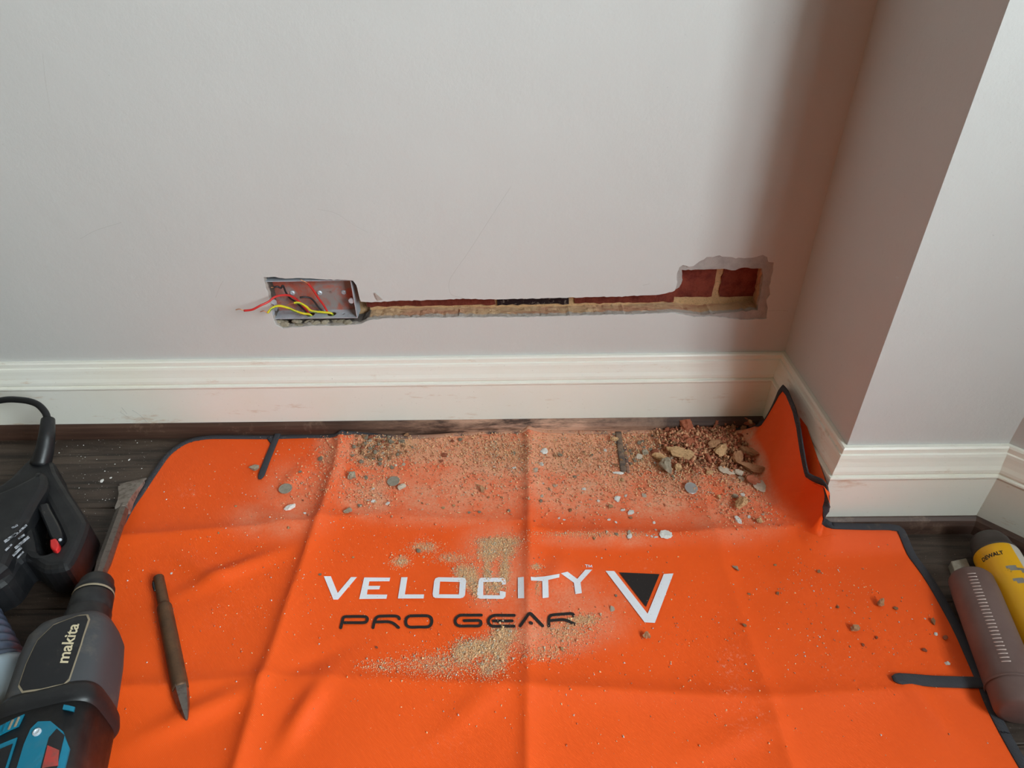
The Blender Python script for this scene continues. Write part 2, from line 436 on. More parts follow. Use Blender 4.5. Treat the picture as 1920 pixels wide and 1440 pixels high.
# backing mortar and the bricks bared in the cut
XB = wallpt(684, 580)[0]
mb = MB(); mb.box((XB, .0335, .13), (.44, .06, .36)); mb.box((-.46, .044, .13), (XB + .002, .06, .36)); mb.box((-.46, .030, .13), (-.40, .046, .36))
mb.build('mortar_bed', 'mortar', wall_back)
def brick(lo, hi, mat, seed, parent=wall_back):
    r_ = random.Random(seed); (x0, z0), (x1, z1) = lo, hi
    nx = max(2, int((x1-x0) / .008)); nz = max(2, int((z1-z0) / .008)); V = []; F = []
    for j in range(nz + 1):
        for i in range(nx + 1):
            e = i in (0, nx) or j in (0, nz)
            V.append((x0+(x1-x0)*i/nx + r_.gauss(0, .0007), .0295 + (.0012 if e else 0) + r_.gauss(0, .0006), z0+(z1-z0)*j/nz + r_.gauss(0, .0007)))
    for j in range(nz):
        for i in range(nx): a = j*(nx+1)+i; F.append((a, a+1, a+nx+2, a+nx+1))
    k = len(V); ring_ = [i for i in range(nx+1)] + [(j+1)*(nx+1)+nx for j in range(nz)] + [nz*(nx+1)+i for i in range(nx-1, -1, -1)] + [j*(nx+1) for j in range(nz-1, 0, -1)]
    V += [(V[i][0], .045, V[i][2]) for i in ring_]; n = len(ring_)
    F += [(ring_[i], k+i, k+(i+1) % n, ring_[(i+1) % n]) for i in range(n)]
    return obj('brick', V, F, mat, parent)
B = lambda u, v: wallpt(u, v, .0295)
# upper course seen in the square hole, lower course below; dark burnt brick and red bricks along the chase
zc = B(1345, 557)[1]
brick((B(1270, 0)[0], zc), (B(1342, 520)[0], zc + .066), 'brick_wall', 1)
brick((B(1355.5, 520)[0], zc), (B(1440, 520)[0] + .03, zc + .066), 'brick_wall', 2)
zt = B(1000, 570)[1]; zl = zt + .0
def zchase(u): return np.interp(u, [690, 930, 1060, 1260], [575, 573, 570.5, 566])
for (u0, u1, mt, sd) in [(688, 928, 'brick_wall', 5), (932, 1066, 'brick_dark', 6), (1078, 1262, 'brick_wall', 7)]:
    zb = .5 * (B(u0, zchase(u0))[1] + B(u1, zchase(u1))[1])
    brick((B(u0, 570)[0], zb), (B(u1, 570)[0], zb + .064), mt, sd)
# broken mortar under the metal back box
mb = MB(); rr = random.Random(9)
def rock_verts(seed, dims, sub=2, cuts=6, rough=.07):
    r_ = random.Random(seed); bm = bmesh.new(); bmesh.ops.create_icosphere(bm, subdivisions=sub, radius=1)
    V = np.array([v.co[:] for v in bm.verts]); F = [tuple(v.index for v in f.verts) for f in bm.faces]; bm.free()
    for _ in range(cuts):
        nn = np.array([r_.gauss(0, 1) for _ in range(3)]); nn /= np.linalg.norm(nn); d = r_.uniform(.42, .78)
        ov = np.maximum(0, V @ nn - d); V = V - ov[:, None] * nn
    off = r_.uniform(0, 50)
    for i in range(len(V)):
        q = Vector(V[i]) * 2.2 + Vector((off, off * .7, off * .3))
        V[i] = V[i] * (1 + rough * noise.noise(q) * 1.8 + rough * 1.1 * noise.noise(q * 2.7) + rough * .7 * noise.noise(q * 6.3))
    ext = np.abs(V).max(0); V = V / ext
    return V * np.array(dims), F
for k in range(46):
    u_ = rr.uniform(520, 676); p = onY(u_, rr.uniform(603, 611), rr.uniform(.006, .026))
    s = rr.uniform(.0025, .0065)
    V, F = rock_verts(k, (s * 1.5, s, s * .8), 1, 4); V = V + p; mb.add(V, F)
mb.build('broken_mortar', 'mortar_grey', wall_back)['kind'] = 'stuff'

def wall_seg(name, i, z0=0., z1=WALL_H, mat='wall_paint', par=None):
    (x0, y0), (x1, y1) = PATH[i], PATH[i+1]
    L = math.hypot(x1-x0, y1-y0); n = max(2, int(L / .03)); V = []; F = []
    nz = 12
    for j in range(nz + 1):
        for q in range(n + 1):
            V.append((x0+(x1-x0)*q/n, y0+(y1-y0)*q/n, z0+(z1-z0)*j/nz))
    for j in range(nz):
        for q in range(n): a = j*(n+1)+q; F.append((a, a+1, a+n+2, a+n+1))
    o = obj(name, V, F, mat, par)
    return o
struct(wall_seg('wall_side', 1)); struct(wall_seg('wall_front', 2)); struct(wall_seg('wall_splay', 3))
wr = struct(wall_seg('wall_right', 4, 0, SILL))
wall_seg('wall_over_window', 4, HEAD, WALL_H, par=wr)
# window in the right-hand wall (out of frame to the right): reveal made deep to shade the right floor, frame, mullion, sill; daylight enters through it
_wa, _wb = np.array(PATH[4]), np.array(PATH[5]); _wd = (_wb - _wa) / np.linalg.norm(_wb - _wa); _wo = np.array([-_wd[1], _wd[0]])
if _wo[0] < 0: _wo = -_wo
WM = Matrix(((_wo[0], _wd[0], 0, _wa[0]), (_wo[1], _wd[1], 0, _wa[1]), (0, 0, 1, 0), (0, 0, 0, 1)))   # local x = outwards, y = along the wall
def wloc(mb): mb.v = [tuple(WM @ Vector(p)) for p in mb.v]; return mb
S0, S1, WL = .34, 1.62, float(np.linalg.norm(_wb - _wa))
mb = MB(); mb.box((0, 0, SILL), (.30, S0, HEAD)); mb.box((0, S1, SILL), (.30, WL, HEAD)); mb.box((.005, 0, HEAD), (.30, WL, HEAD + .1)); mb.box((.01, 0, 0), (.30, WL, SILL - .01))
wloc(mb).build('shading_reveal', 'wall_paint', wr)
mb = MB()
for y0, y1 in ((S0, S0 + .05), (S1 - .05, S1), ((S0 + S1) / 2 - .02, (S0 + S1) / 2 + .02)): mb.box((.24, y0, SILL + .02), (.29, y1, HEAD))
for z0, z1 in ((SILL + .02, SILL + .07), (HEAD - .05, HEAD)): mb.box((.24, S0, z0), (.29, S1, z1))
win = struct(wloc(mb).build('window_1', 'skirting_paint'))
mb = MB(); mb.box((-.05, S0 - .03, SILL - .005), (.30, S1 + .03, SILL + .02)); wloc(mb).build('window_sill', 'skirting_paint', win)
lo.location = WM @ Vector((.30, (S0 + S1) / 2, (SILL + HEAD) / 2))
lo.rotation_euler = Vector((-_wo[0], -_wo[1], 0)).to_track_quat('-Z', 'Y').to_euler()

# --- skirting boards and dark wood bead, mitred round the corners
def offs(i):
    def nrm(k):
        (x0, y0), (x1, y1) = PATH[k], PATH[k+1]; L = math.hypot(x1-x0, y1-y0); return np.array([(y1-y0)/L, -(x1-x0)/L])
    if i == 0: return nrm(0)
    if i == len(PATH) - 1: return nrm(i-1)
    a, b = nrm(i-1), nrm(i); return (a+b) / (1+a@b)
def sweep_seg(name, prof, i, mat, parent=None, z0=0.):
    V = []; F = []; n = len(prof); L = math.dist(PATH[i], PATH[i+1]); N = max(1, int(L / .06))
    for q in range(N + 1):
        t = q / N
        c = np.array(PATH[i]) * (1-t) + np.array(PATH[i+1]) * t; o = offs(i) * (1-t) + offs(i+1) * t
        for d, z in prof: p = c + o * d; V.append((p[0], p[1], z + z0))
    for q in range(N):
        for k in range(n - 1): a = q*n+k; F.append((a, a+1, a+n+1, a+n))
    return obj(name, V, F, mat, parent)
SK = [(0, .148), (.0055, .148), (.0075, .1455), (.0078, .1385), (.0100, .1375), (.0112, .1335), (.0122, .127), (.0140, .1195), (.0165, .1135), (.0172, .1095), (.0160, .1065),
      (.0152, .1055), (.0195, .1045), (.0203, .1025), (.0195, .1000), (.0190, .0985), (.0190, .0)]
BD = [(.0188, .0262), (.0212, .0262), (.0262, .0225), (.0296, .0150), (.0306, .008), (.0310, .0)]
for i, nm in enumerate(('back', 'side', 'front', 'splay', 'right')):
    o = struct(sweep_seg('baseboard_' + nm, SK, i, 'skirting_paint'))
    struct(sweep_seg('trim_%d' % (i+1), BD, i, 'trim_wood'))
# caulk line along the skirting top
# --- floor: dark wood-effect planks
mb = MB(); mb.box((-2.6, -3.0, -.02), (1.5, .02, -.0035)); floor = struct(mb.build('floor', 'gloss_black'))
PLW = .185; pm = {}
for j in range(9):
    y1 = -.012 - j * PLW; x = -2.6 + (.37 * j) % 1.1 - 1.1
    while x < 1.5:
        a, b = max(x, -2.6), min(x + 1.2, 1.5)
        if b - a > .02:
            key = round(b - a, 3)
            mb = MB(); g = .0005; w_, h_ = b - a - 2*g, PLW - 2*g
            c_ = .0012
            V = [(0,0,-.003),(w_,0,-.003),(w_,h_,-.003),(0,h_,-.003),(0,0,-c_),(w_,0,-c_),(w_,h_,-c_),(0,h_,-c_),(c_,c_,0),(w_-c_,c_,0),(w_-c_,h_-c_,0),(c_,h_-c_,0)]
            mb.add(V, [(0,1,5,4),(1,2,6,5),(2,3,7,6),(3,0,4,7),(4,5,9,8),(5,6,10,9),(6,7,11,10),(7,4,8,11),(8,9,10,11)])
            mb.v = [(p[0] + a + g, p[1] + y1 - PLW + g, p[2]) for p in mb.v]; mb.build('plank', 'floor_wood', floor)
        x += 1.2

# ================================================================== METAL BACK BOX AND WIRES
bx0, bz0 = wallpt(513, 598.5, .004); bx1, _ = wallpt(671, 598.5, .004)
bz1 = wallpt(590, 526, .004)[1]
BY0, BY1 = .004, .030
root = empty('metal_back_box', ((bx0+bx1)/2, BY1, bz0))
tk = .0012
def plate(name, lo, hi, mat):
    mb = MB(); mb.box(lo, hi); o = mb.build(name, mat); parts.append(o); return o
parts = []
plate('back_plate', (bx0, BY1, bz0), (bx1, BY1 + tk, bz1), 'steel_dusty')
plate('side_plate', (bx0, BY0, bz0), (bx0 + tk, BY1, bz1), 'steel')
plate('side_plate', (bx1 - tk, BY0, bz0), (bx1, BY1, bz1), 'steel')
plate('top_plate', (bx0, BY0, bz1 - tk), (bx1, BY1, bz1), 'steel')
# bottom plate with the punched cable holes
def circ(cx, cy, r, n=18): return [(cx + r*math.cos(2*math.pi*k/n), cy + r*math.sin(2*math.pi*k/n)) for k in range(n)]
hx = [wallpt(583, 590, .018)[0], wallpt(623, 590, .018)[0]]
loops = [[(bx0+tk, BY0), (bx1-tk, BY0), (bx1-tk, BY1), (bx0+tk, BY1)]] + [circ(h, .0165, .0072) for h in hx] + [circ((bx0+bx1)/2 - .028, .0165, .0024, 10), circ((bx0+bx1)/2 + .043, .0165, .0024, 10)]
v2, f2 = triangulate(loops)
n2 = len(v2); V = [(a, b, bz0 + tk) for a, b in v2] + [(a, b, bz0) for a, b in v2]
F = [t for t in f2] + [tuple(i + n2 for i in t[::-1]) for t in f2]; k0 = 0
for L in loops:
    n = len(L); F += [(k0+i, k0+(i+1) % n, n2+k0+(i+1) % n, n2+k0+i) for i in range(n)]; k0 += n
parts.append(obj('bottom_plate', V, F, 'steel'))
for u_, v_ in ((548, 549.5), (599, 549.5), (644, 548.5)):
    p = onY(u_, v_, BY1 - .001)
    V, F = lathe([(0, .0042), (.0012, .0040), (.0022, .0028), (.0022, .0016), (.0012, .0012), (.0012, .0001)], p + np.array([0, .001, 0]), (0, -1, 0), 16)
    parts.append(obj('screw', V, F, 'steel', smooth=False))
for u_, v_ in ((659, 559), (658.5, 571), (524, 566)):
    p = onY(u_, v_, BY1 - .0005)
    V, F = lathe([(0, .0030), (.0008, .0028), (.0010, .0018), (.0004, .0015), (.0004, .0001)], p, (0, -1, 0), 14)
    parts.append(obj('rivet', V, F, 'steel_dusty'))
# screw lugs at both ends
for xx in (bx0 + .006, bx1 - .006):
    V, F = lathe([(0, .0045), (.002, .0045)], (xx, BY0 + .002, (bz0+bz1)/2 - .004), (0, 1, 0), 14)
    parts.append(obj('fixing_lug', V, F, 'steel'))
adopt(root, parts)
subs('back_plate', root, ('screw', 'rivet')); tag(root, 'galvanised steel double socket back box sunk in the wall', 'socket box')

def wire(name, pts, r, mats, label, core, striped=False):
    P = catmull([onY(u_, v_, y_) for u_, v_, y_ in pts], 6)
    V, F = tube(P, r, 12)
    mi = None
    if striped:
        mi = [0 if sum(V[i][2] for i in f_) / 4 > sum(P[q_ // 12][2] + P[q_ // 12 + 1][2] for _ in (0,)) / 2 - .0005 + .0012 * math.sin(q_ // 12 * .35) else 1 for q_, f_ in enumerate(F[:-2])] + [0, 0]
    rt = empty('electric_wire', tuple(P[-1]))
    o = obj('insulation', V, F, mats, None, True, mi)
    C = catmull([P[0] * 1.0] + [onY(*c) for c in core], 5)
    V, F = tube(C, .00075, 8); c = obj('copper_core', V, F, 'copper', None, True)
    adopt(rt, [o, c]); tag(rt, label, 'wire', 'wires in the back box'); return rt
wire('w', [(577.5, 531.5, -.004), (588, 545, .004), (597, 559, .010), (606, 571, .014), (612, 581, .016), (615, 588, .019)], .0017, 'wire_red',
     'red insulated wire standing up across the right screws of the back box', [(571, 528, -.006), (563, 524.5, -.008)])
wire('w', [(457.5, 582.5, -.040), (473, 580.5, -.038), (488, 573, -.034), (503, 566, -.026), (517, 556, -.014), (539, 553.5, .000), (556, 561, .012), (568, 574, .018), (580, 588, .019)], .0017, 'wire_red',
     'long red wire reaching out of the box across the painted wall', [(449, 579.5, -.041), (442, 581, -.042)])
wire('w', [(513, 539, .004), (520, 537.5, .006), (527, 540, .009), (530.5, 535.5, .010), (536, 548, .013), (543.5, 559, .016), (554, 566, .020), (566, 577, .021), (577, 588, .020)], .0015, 'wire_black',
     'black wire kinked in the upper left of the back box', [(510, 539, .004), (508, 539, .003)])
wire('w', [(562, 558, .004), (571, 557, .006), (582, 559, .010), (590, 566.5, .014), (597, 576, .017), (606, 584, .019), (617, 590, .019)], .0015, 'wire_black',
     'short black wire curving up in the middle of the back box', [(560.5, 558.5, .003), (559, 558.8, .003)])
wire('w', [(501.5, 587, -.026), (510.5, 577.5, -.020), (523, 573.5, -.010), (539, 577, -.002), (554, 583.5, .004), (570, 588, .004), (579, 589, .010), (586, 594, .013)], .0019, ['wire_yellow', 'wire_green'],
     'green and yellow earth wire poking out left past the box edge', [(495, 583, -.027), (488, 584.5, -.028)], True)
wire('w', [(551, 568, -.004), (561, 568, -.002), (573, 574, .003), (582, 582, .008), (592, 584.5, .012), (607, 585.5, .014), (620, 587, .016), (625, 592, .018)], .0019, ['wire_yellow', 'wire_green'],
     'green and yellow earth wire running to the right cable hole', [(543, 570, -.005), (536, 572, -.006)], True)

# ================================================================== ORANGE SHEET
def poly_world(px, z=.002): return np.array([onZ(u_, v_, z)[:2] for u_, v_ in px])
FOLDS = [  # polyline in photo points, ridge height, width, valley depth
    (poly_world([(641, 815), (630, 880), (600, 985), (545, 1130), (490, 1290), (445, 1440), (400, 1580)]), .0105, .013, 1),
    (poly_world([(990, 800), (991, 1000), (988, 1200), (986, 1440), (985, 1600)]), .0075, .010, 1),
    (poly_world([(1296, 860), (1313, 905), (1340, 1005), (1375, 1110), (1440, 1310), (1480, 1440), (1520, 1560)]), .0040, .009, 1),
    (poly_world([(200, 1018), (400, 1004), (590, 988), (700, 972), (985, 988), (1000, 1006), (1240, 1012), (1340, 1006), (1520, 990), (1640, 992)]), .0075, .020, 1),
    (poly_world([(150, 1300), (300, 1292), (490, 1274), (760, 1281), (985, 1298), (1200, 1305), (1445, 1316), (1640, 1300), (1860, 1292)]), .0070, .016, 1),
]
def seg_dist(P, L):
    best = np.full(len(P), 9.)
    for a, b in zip(L[:-1], L[1:]):
        d = b - a; t = np.clip(((P - a) @ d) / (d @ d), 0, 1)
        best = np.minimum(best, np.hypot(*(P - a - t[:, None] * d).T))
    return best
def side(P, L):
    # signed: positive to the +x / +y side of the fold line, from the nearest segment
    best = np.full(len(P), 9.); sg = np.zeros(len(P))
    for a, b in zip(L[:-1], L[1:]):
        d = b - a; t = np.clip(((P - a) @ d) / (d @ d), 0, 1); r_ = P - a - t[:, None] * d; q = np.hypot(*r_.T)
        s_ = np.sign(d[0] * r_[:, 1] - d[1] * r_[:, 0]); k = q < best; best[k] = q[k]; sg[k] = s_[k]
    return best, sg
def H(P):
    P = np.atleast_2d(np.asarray(P, float))[:, :2]
    h = np.full(len(P), .0022)
    x, y = P[:, 0], P[:, 1]
    for k, (L, a, w_, _) in enumerate(FOLDS):
        a = a * 1.75
        d, sg = side(P, L)
        wl = np.where(sg > 0, w_ * (1.9 if k in (0, 1) else 1.0), w_ * (.75 if k in (0, 1) else 1.7))
        amp = a * (.75 + .25 * np.sin(x * 9 + k) * np.cos(y * 11 + k * 2))
        if k == 0: amp = amp * np.interp(y, [-.62, -.35, -.12, 0], [.9, .8, 1.15, 1.35])
        if k == 1: amp = amp * np.interp(y, [-.62, -.35, -.12, 0], [.9, .9, 1.0, 1.5])
        h += amp * np.exp(-np.sqrt(d * d + (.0022) ** 2) / wl)
    # slack cloth: broad soft swells
    h += .0050 * (1 + np.sin(x * 13.1 + 1.1 * np.sin(y * 9.0)) * np.sin(y * 12.3 + .9 * np.sin(x * 7.7 + 1.0))) * .5
    h += .0018 * (1 + np.sin(x * 31 + 3 * np.sin(y * 6)) * np.sin(y * 27 + 2 * np.sin(x * 9))) * .5
    t_ = np.clip((y + .318) / .052, 0, 1); h += .021 * t_ * t_ * (3 - 2 * t_) * np.clip((x - .400) / .04, 0, 1)
    # wrinkles fanning from the fold crossings on the left and a lifted left edge
    for cx, cy, ang, ln, am in ((-.33, -.26, 2.6, .10, .004), (-.32, -.50, 3.6, .12, .005), (-.315, -.50, .55, .11, -.002), (-.46, -.36, .5, .12, .006), (-.27, -.57, 1.2, .08, .006), (-.10, -.56, .7, .10, .002), (.035, -.36, 1.2, .05, .003), (-.50, -.30, -.5, .12, .004), (-.36, -.10, -1.9, .08, .003), (.13, -.30, 2.0, .07, .002), (.40, -.38, 2.4, .09, .002), (.47, -.56, 1.9, .10, .003), (.18, -.58, .3, .12, .002)):
        ca, sa = math.cos(ang), math.sin(ang); t = (x-cx)*ca + (y-cy)*sa; n_ = -(x-cx)*sa + (y-cy)*ca
        h += 1.6 * am * np.exp(-(n_ / .014) ** 2) * np.exp(-((t - ln*.5) / (ln*.5)) ** 2)
    return h
def hit(uv, lift=0.):
    """points where the photo's lines of sight meet the sheet"""
    d = rays(uv); z = np.full(len(d), .003)
    for _ in range(6):
        P = CAM[None] + d * ((z - CAM[2]) / d[:, 2])[:, None]; z = H(P) + lift
    P = CAM[None] + d * ((z - CAM[2]) / d[:, 2])[:, None]; P[:, 2] = z
    return P
def hit1(u_, v_, lift=0.): return hit([(u_, v_)], lift)[0]

back_px = [(1418, 801), (1340, 806), (1270, 808), (1180, 810), (1100, 811), (1040, 809), (990, 803), (930, 810), (868, 814), (800, 819), (720, 818), (668, 811), (645, 812), (600, 818), (520, 820), (440, 820), (385, 821)]
left_px = [(350, 829), (318, 850), (292, 884), (268, 920), (240, 962), (206, 1030), (172, 1090)]
right_px = [(1560, 986), (1620, 988), (1678, 990), (1694, 1006), (1735, 1076), (1768, 1130), (1800, 1190), (1828, 1252), (1848, 1300), (1882, 1372), (1921, 1440)]
bw = [tuple(hit1(*p)[:2]) for p in back_px]; lw_ = [tuple(hit1(*p)[:2]) for p in left_px]; rw = [tuple(hit1(*p)[:2]) for p in right_px]
lw_ += [(-.615, -.50), (-.61, -.95)]; rw += [(.535, -.95)]
FLAPBASE = [(.350, -.034), (.362, -.07), (.366, -.12), (.368, -.17), (.376, -.22), (.398, -.262), (.43, -.274)]
LOOP = [*[(a + .012, b) for a, b in FLAPBASE], *rw, *lw_[::-1], *bw[::-1]]
# sheet grid, cut to the outline
GS = .0038
xs = np.arange(-.66, .60, GS); ys = np.arange(-.95, .0, GS)
gx, gy = np.meshgrid(xs, ys); P = np.stack([gx.ravel(), gy.ravel()], 1)
LP = np.array(LOOP)
def inside_np(P, L):
    c = np.zeros(len(P), bool); j = len(L) - 1
    for i in range(len(L)):
        xi, yi = L[i]; xj, yj = L[j]
        if yi != yj:
            k = ((yi > P[:, 1]) != (yj > P[:, 1])) & (P[:, 0] < (xj-xi)*(P[:, 1]-yi)/(yj-yi)+xi); c ^= k
        j = i
    return c
ins = inside_np(P, LP)
hh = H(P)
nx = len(xs); ny = len(ys)
A = ins.reshape(ny, nx); keep = A[:-1, :-1] & A[1:, :-1] & A[:-1, 1:] & A[1:, 1:]
jj, ii = np.nonzero(keep); base = jj * nx + ii
quads = np.stack([base, base + 1, base + nx + 1, base + nx], 1)
used = np.unique(quads); remap = -np.ones(nx * ny, int); remap[used] = np.arange(len(used))
SV = np.column_stack([P[used], hh[used]]); SF = remap[quads]
def lerpL(L, n):
    L = np.array(L, float); s = np.r_[0, np.cumsum(np.linalg.norm(np.diff(L, axis=0), axis=1))]
    t = np.linspace(0, s[-1], n); return np.stack([np.interp(t, s, L[:, k]) for k in range(L.shape[1])], 1)
# lifted corner of the sheet pushed up against the pier
EDGE = [(.380, -.030, .005), (.400, -.034, .012)] + [tuple(onX(u_, v_, x_)) for u_, v_, x_ in
        [(1432, 791, .408), (1442, 774, .411), (1452, 754, .414), (1460, 737, .416), (1468, 727, .417), (1476, 737, .416), (1489, 768, .413), (1497, 800, .411), (1503, 840, .409), (1508, 868, .409), (1513, 890, .410),
         (1524, 897, .415), (1540, 903, .421), (1548, 912, .4235), (1551, 930, .4245), (1550, 948, .4245), (1548, 964, .428), (1543, 976, .433)]] + [(.438, -.2725, .030), (.448, -.271, .0255)]
NE, NT_ = 110, 26
E3 = lerpL(EDGE, NE)
fb = [(.348, -.028)] + FLAPBASE[:-1] + [(.425, -.285), (.448, -.285)]
fbl = lerpL(fb, NE)
FV = []; 
for i in range(NE):
    b = fbl[i]; e = E3[i]; hb = H([b])[0] + .0003
    for k in range(NT_ + 1):
        t = k / NT_; a_ = t * math.pi / 2
        sx_, sz_ = math.sin(a_), 1 - math.cos(a_)
        mixx = .55 * sx_ + .45 * t if e[2] > .03 else t
        mixz = .75 * sz_ + .25 * t * t if e[2] > .03 else t
        wob = .004 * math.sin(i * .16 + 1) * math.sin(math.pi * t) * (1 if e[2] > .03 else 0)
        FV.append((b[0] + (e[0]-b[0]) * mixx + wob, b[1] + (e[1]-b[1]) * t, max(hb + (e[2]-hb) * mixz, hb if t < .4 else .0)))
FF = [(i*(NT_+1)+k, (i+1)*(NT_+1)+k, (i+1)*(NT_+1)+k+1, i*(NT_+1)+k+1) for i in range(NE - 1) for k in range(NT_)]
k0 = len(SV); V = np.vstack([SV, np.array(FV)]); F = [tuple(q) for q in SF] + [tuple(k0 + i for i in q) for q in FF]
sheet_root = empty('work_sheet', (-.02, -.45, 0))
sheet = obj('sheet', V, F, 'orange_sheet', None, True)
# where dust, sand and scuffs have settled (photo point, spreads, weight)
DUST = [(820, 832, 130, 34, 1.3), (720, 838, 60, 36, 1.1), (930, 850, 75, 42, 1.35), (1100, 845, 120, 46, 1.4), (1230, 830, 100, 50, 1.5), (1340, 830, 90, 55, 1.4), (1400, 870, 60, 60, 1.0), (850, 915, 140, 46, .7),
        (1100, 905, 120, 50, .85), (1250, 915, 95, 50, .8), (690, 925, 46, 34, .85), (1380, 950, 80, 46, .6), (625, 850, 26, 46, .55), (520, 975, 70, 28, .4), (560, 930, 60, 46, .4), (930, 1060, 50, 70, .5), (1040, 1140, 90, 55, .35), (1030, 1190, 80, 30, .5), (1100, 1150, 70, 45, .35), (850, 965, 150, 18, .35), (1150, 1010, 110, 14, .4)]
SAND = [(936, 1017, 28, 7, 1.0), (918, 1034, 16, 14, .9), (950, 1030, 13, 12, .7), (868, 1074, 12, 12, .8), (884, 1086, 10, 18, .9), (893, 1108, 5, 10, .9), (914, 1080, 6, 26, .8), (946, 1070, 7, 22, .9), (930, 1100, 7, 11, .9), (845, 1046, 22, 8, .4),
        (944, 1190, 17, 14, .9), (905, 1214, 24, 12, 1.0), (870, 1222, 15, 14, .9), (938, 1222, 12, 24, .6), (914, 1252, 14, 14, .5), (825, 1246, 56, 17, .3), (720, 1250, 30, 9, .2),
        (1005, 1063, 7, 4, .8), (1008, 1100, 4, 14, .4), (1095, 1163, 22, 8, .6), (1060, 1185, 36, 18, .3), (730, 835, 46, 22, .55), (690, 845, 26, 26, .45), (950, 850, 40, 22, .4), (795, 1026, 20, 8, .5), (752, 1053, 13, 8, .6), (1120, 1002, 100, 4, .35), (1190, 865, 30, 22, .4), (1020, 1225, 40, 10, .25)]
SCUFF = [(1370, 1242, 22, 26, .9), (1378, 1292, 28, 10, .9), (785, 1008, 12, 7, .9), (350, 920, 20, 12, .7), (1400, 1350, 50, 40, .4), (1200, 1060, 30, 14, .4), (1450, 1090, 60, 40, .2), (1530, 1080, 20, 12, .3), (420, 1150, 50, 40, .3), (330, 1260, 60, 40, .25), (830, 1400, 60, 30, .3), (1560, 1250, 80, 40, .25), (780, 960, 18, 6, .6)]
UV = project(V)
def field(G):
    a = np.zeros(len(UV))
    for cx, cy, sx_, sy_, w_ in G: a = np.maximum(a, w_ * np.exp(-.5 * (((UV[:, 0]-cx)/sx_) ** 2 + ((UV[:, 1]-cy)/sy_) ** 2) ** 1.6))
    return a
lowpart = np.clip(1 - (V[:, 2] - .012) / .02, 0, 1)
for nm, G in (('dust', DUST), ('sand', SAND), ('scuff', SCUFF)):
    at_ = sheet.data.attributes.new(nm, 'FLOAT', 'POINT'); at_.data.foreach_set('value', field(G) * lowpart)
kids = [sheet]
# folded-back cloth behind the lifted corner, resting on the skirting
fp = [(1500, 782), (1513, 800), (1530, 850), (1545, 893), (1556, 925), (1556, 945), (1545, 912), (1520, 905), (1508, 880), (1503, 840)]
V = [tuple(onX(u_, v_, .4265 if k < 6 else .416)) for k, (u_, v_) in enumerate(fp)]
pairs = [(0, 9), (1, 9), (2, 8), (3, 7), (4, 6), (5, 6)]
VV = []; FF = []
for a_, b_ in pairs:
    A_, B_ = np.array(V[a_]), np.array(V[b_])
    for k in range(5): VV.append(A_ + (B_ - A_) * k / 4)
for i in range(len(pairs) - 1):
    for k in range(4): FF.append((i*5+k, i*5+k+1, (i+1)*5+k+1, (i+1)*5+k))
kids.append(obj('folded_back_cloth', VV, FF, 'orange_sheet', None, True))
# binding tape
def ribbon(L3, wv_, half, th, n=8):
    V = []; F = []
    for i, p in enumerate(L3):
        t = L3[min(i+1, len(L3)-1)] - L3[max(i-1, 0)]; t = t / np.linalg.norm(t)
        w_ = wv_[i] - t * (wv_[i] @ t); w_ /= np.linalg.norm(w_); nn = np.cross(t, w_)
        if nn[2] < -.2: nn = -nn
        for k in range(n):
            h = 2 * math.pi * k / n; c, s_ = math.cos(h), math.sin(h)
            V.append(p + w_ * half * math.copysign(abs(c) ** .5, c) + nn * th * math.copysign(abs(s_) ** .6, s_))
    for i in range(len(L3) - 1):
        for k in range(n): F.append((i*n+k, i*n+(k+1) % n, (i+1)*n+(k+1) % n, (i+1)*n+k))
    F.append(tuple(range(n))[::-1]); F.append(tuple((len(L3)-1)*n+k for k in range(n)))
    return V, F
def flat_ribbon(L2, half, th, lift=.0004, curve=True, n=None):
    L = np.array(catmull([np.array(p) for p in L2], 6)) if curve else np.array(L2)
    ln = np.linalg.norm(np.diff(L, axis=0), axis=1).sum(); L = lerpL(L, max(6, int(ln / .004)))
    z = H(L) + lift
    L3 = np.column_stack([L, z]); t = np.gradient(L3, axis=0); wv_ = np.stack([-t[:, 1], t[:, 0], np.zeros(len(t))], 1)
    return ribbon(L3, wv_, half, th)
V, F = flat_ribbon(bw + lw_, .0052, .0013); kids.append(obj('binding', V, F, 'binding', None, True))
V, F = flat_ribbon([(.444, -.2715)] + rw, .0062, .0014); kids.append(obj('binding', V, F, 'binding', None, True))
cen = np.array([fbl[min(i, NE-1)].tolist() + [0.0] for i in range(NE)])
wv_ = []
for i in range(NE):
    q = np.array(FV[i*(NT_+1)+NT_]) - np.array(FV[i*(NT_+1)+NT_-3]); wv_.append(q)
V, F = ribbon(E3, np.array(wv_), .0052, .0014); kids.append(obj('binding', V, F, 'binding', None, True))
# bound slits in the sheet
def strap(p0, p1, half, mat, extra=0.):
    a, b = hit1(*p0)[:2], hit1(*p1)[:2]; L = lerpL([a, b], 24); z = H(L); z = np.convolve(np.pad(z, 4, 'edge'), np.ones(9)/9, 'valid') + .0022 + extra
    L3 = np.column_stack([L, z]); d = b - a; wv_ = np.tile(np.array([-d[1], d[0], 0.]), (24, 1))
    V, F = ribbon(L3, wv_, half, .0019, 12)
    V = np.array(V).reshape(24, 12, 3); V[-1] = V[-1].mean(0) + (V[-1]-V[-1].mean(0)) * .45; V[-2] = V[-2].mean(0) + (V[-2]-V[-2].mean(0)) * .85
    return obj('bound_slit', V.reshape(-1, 3), F, mat, None, True)
kids.append(strap((522, 814), (488, 900), .0054, 'binding'))
kids.append(strap((505, 822), (514, 834), .0040, 'binding', -.001))
kids.append(strap((1159, 812), (1169, 888), .0052, 'strap_dusty'))
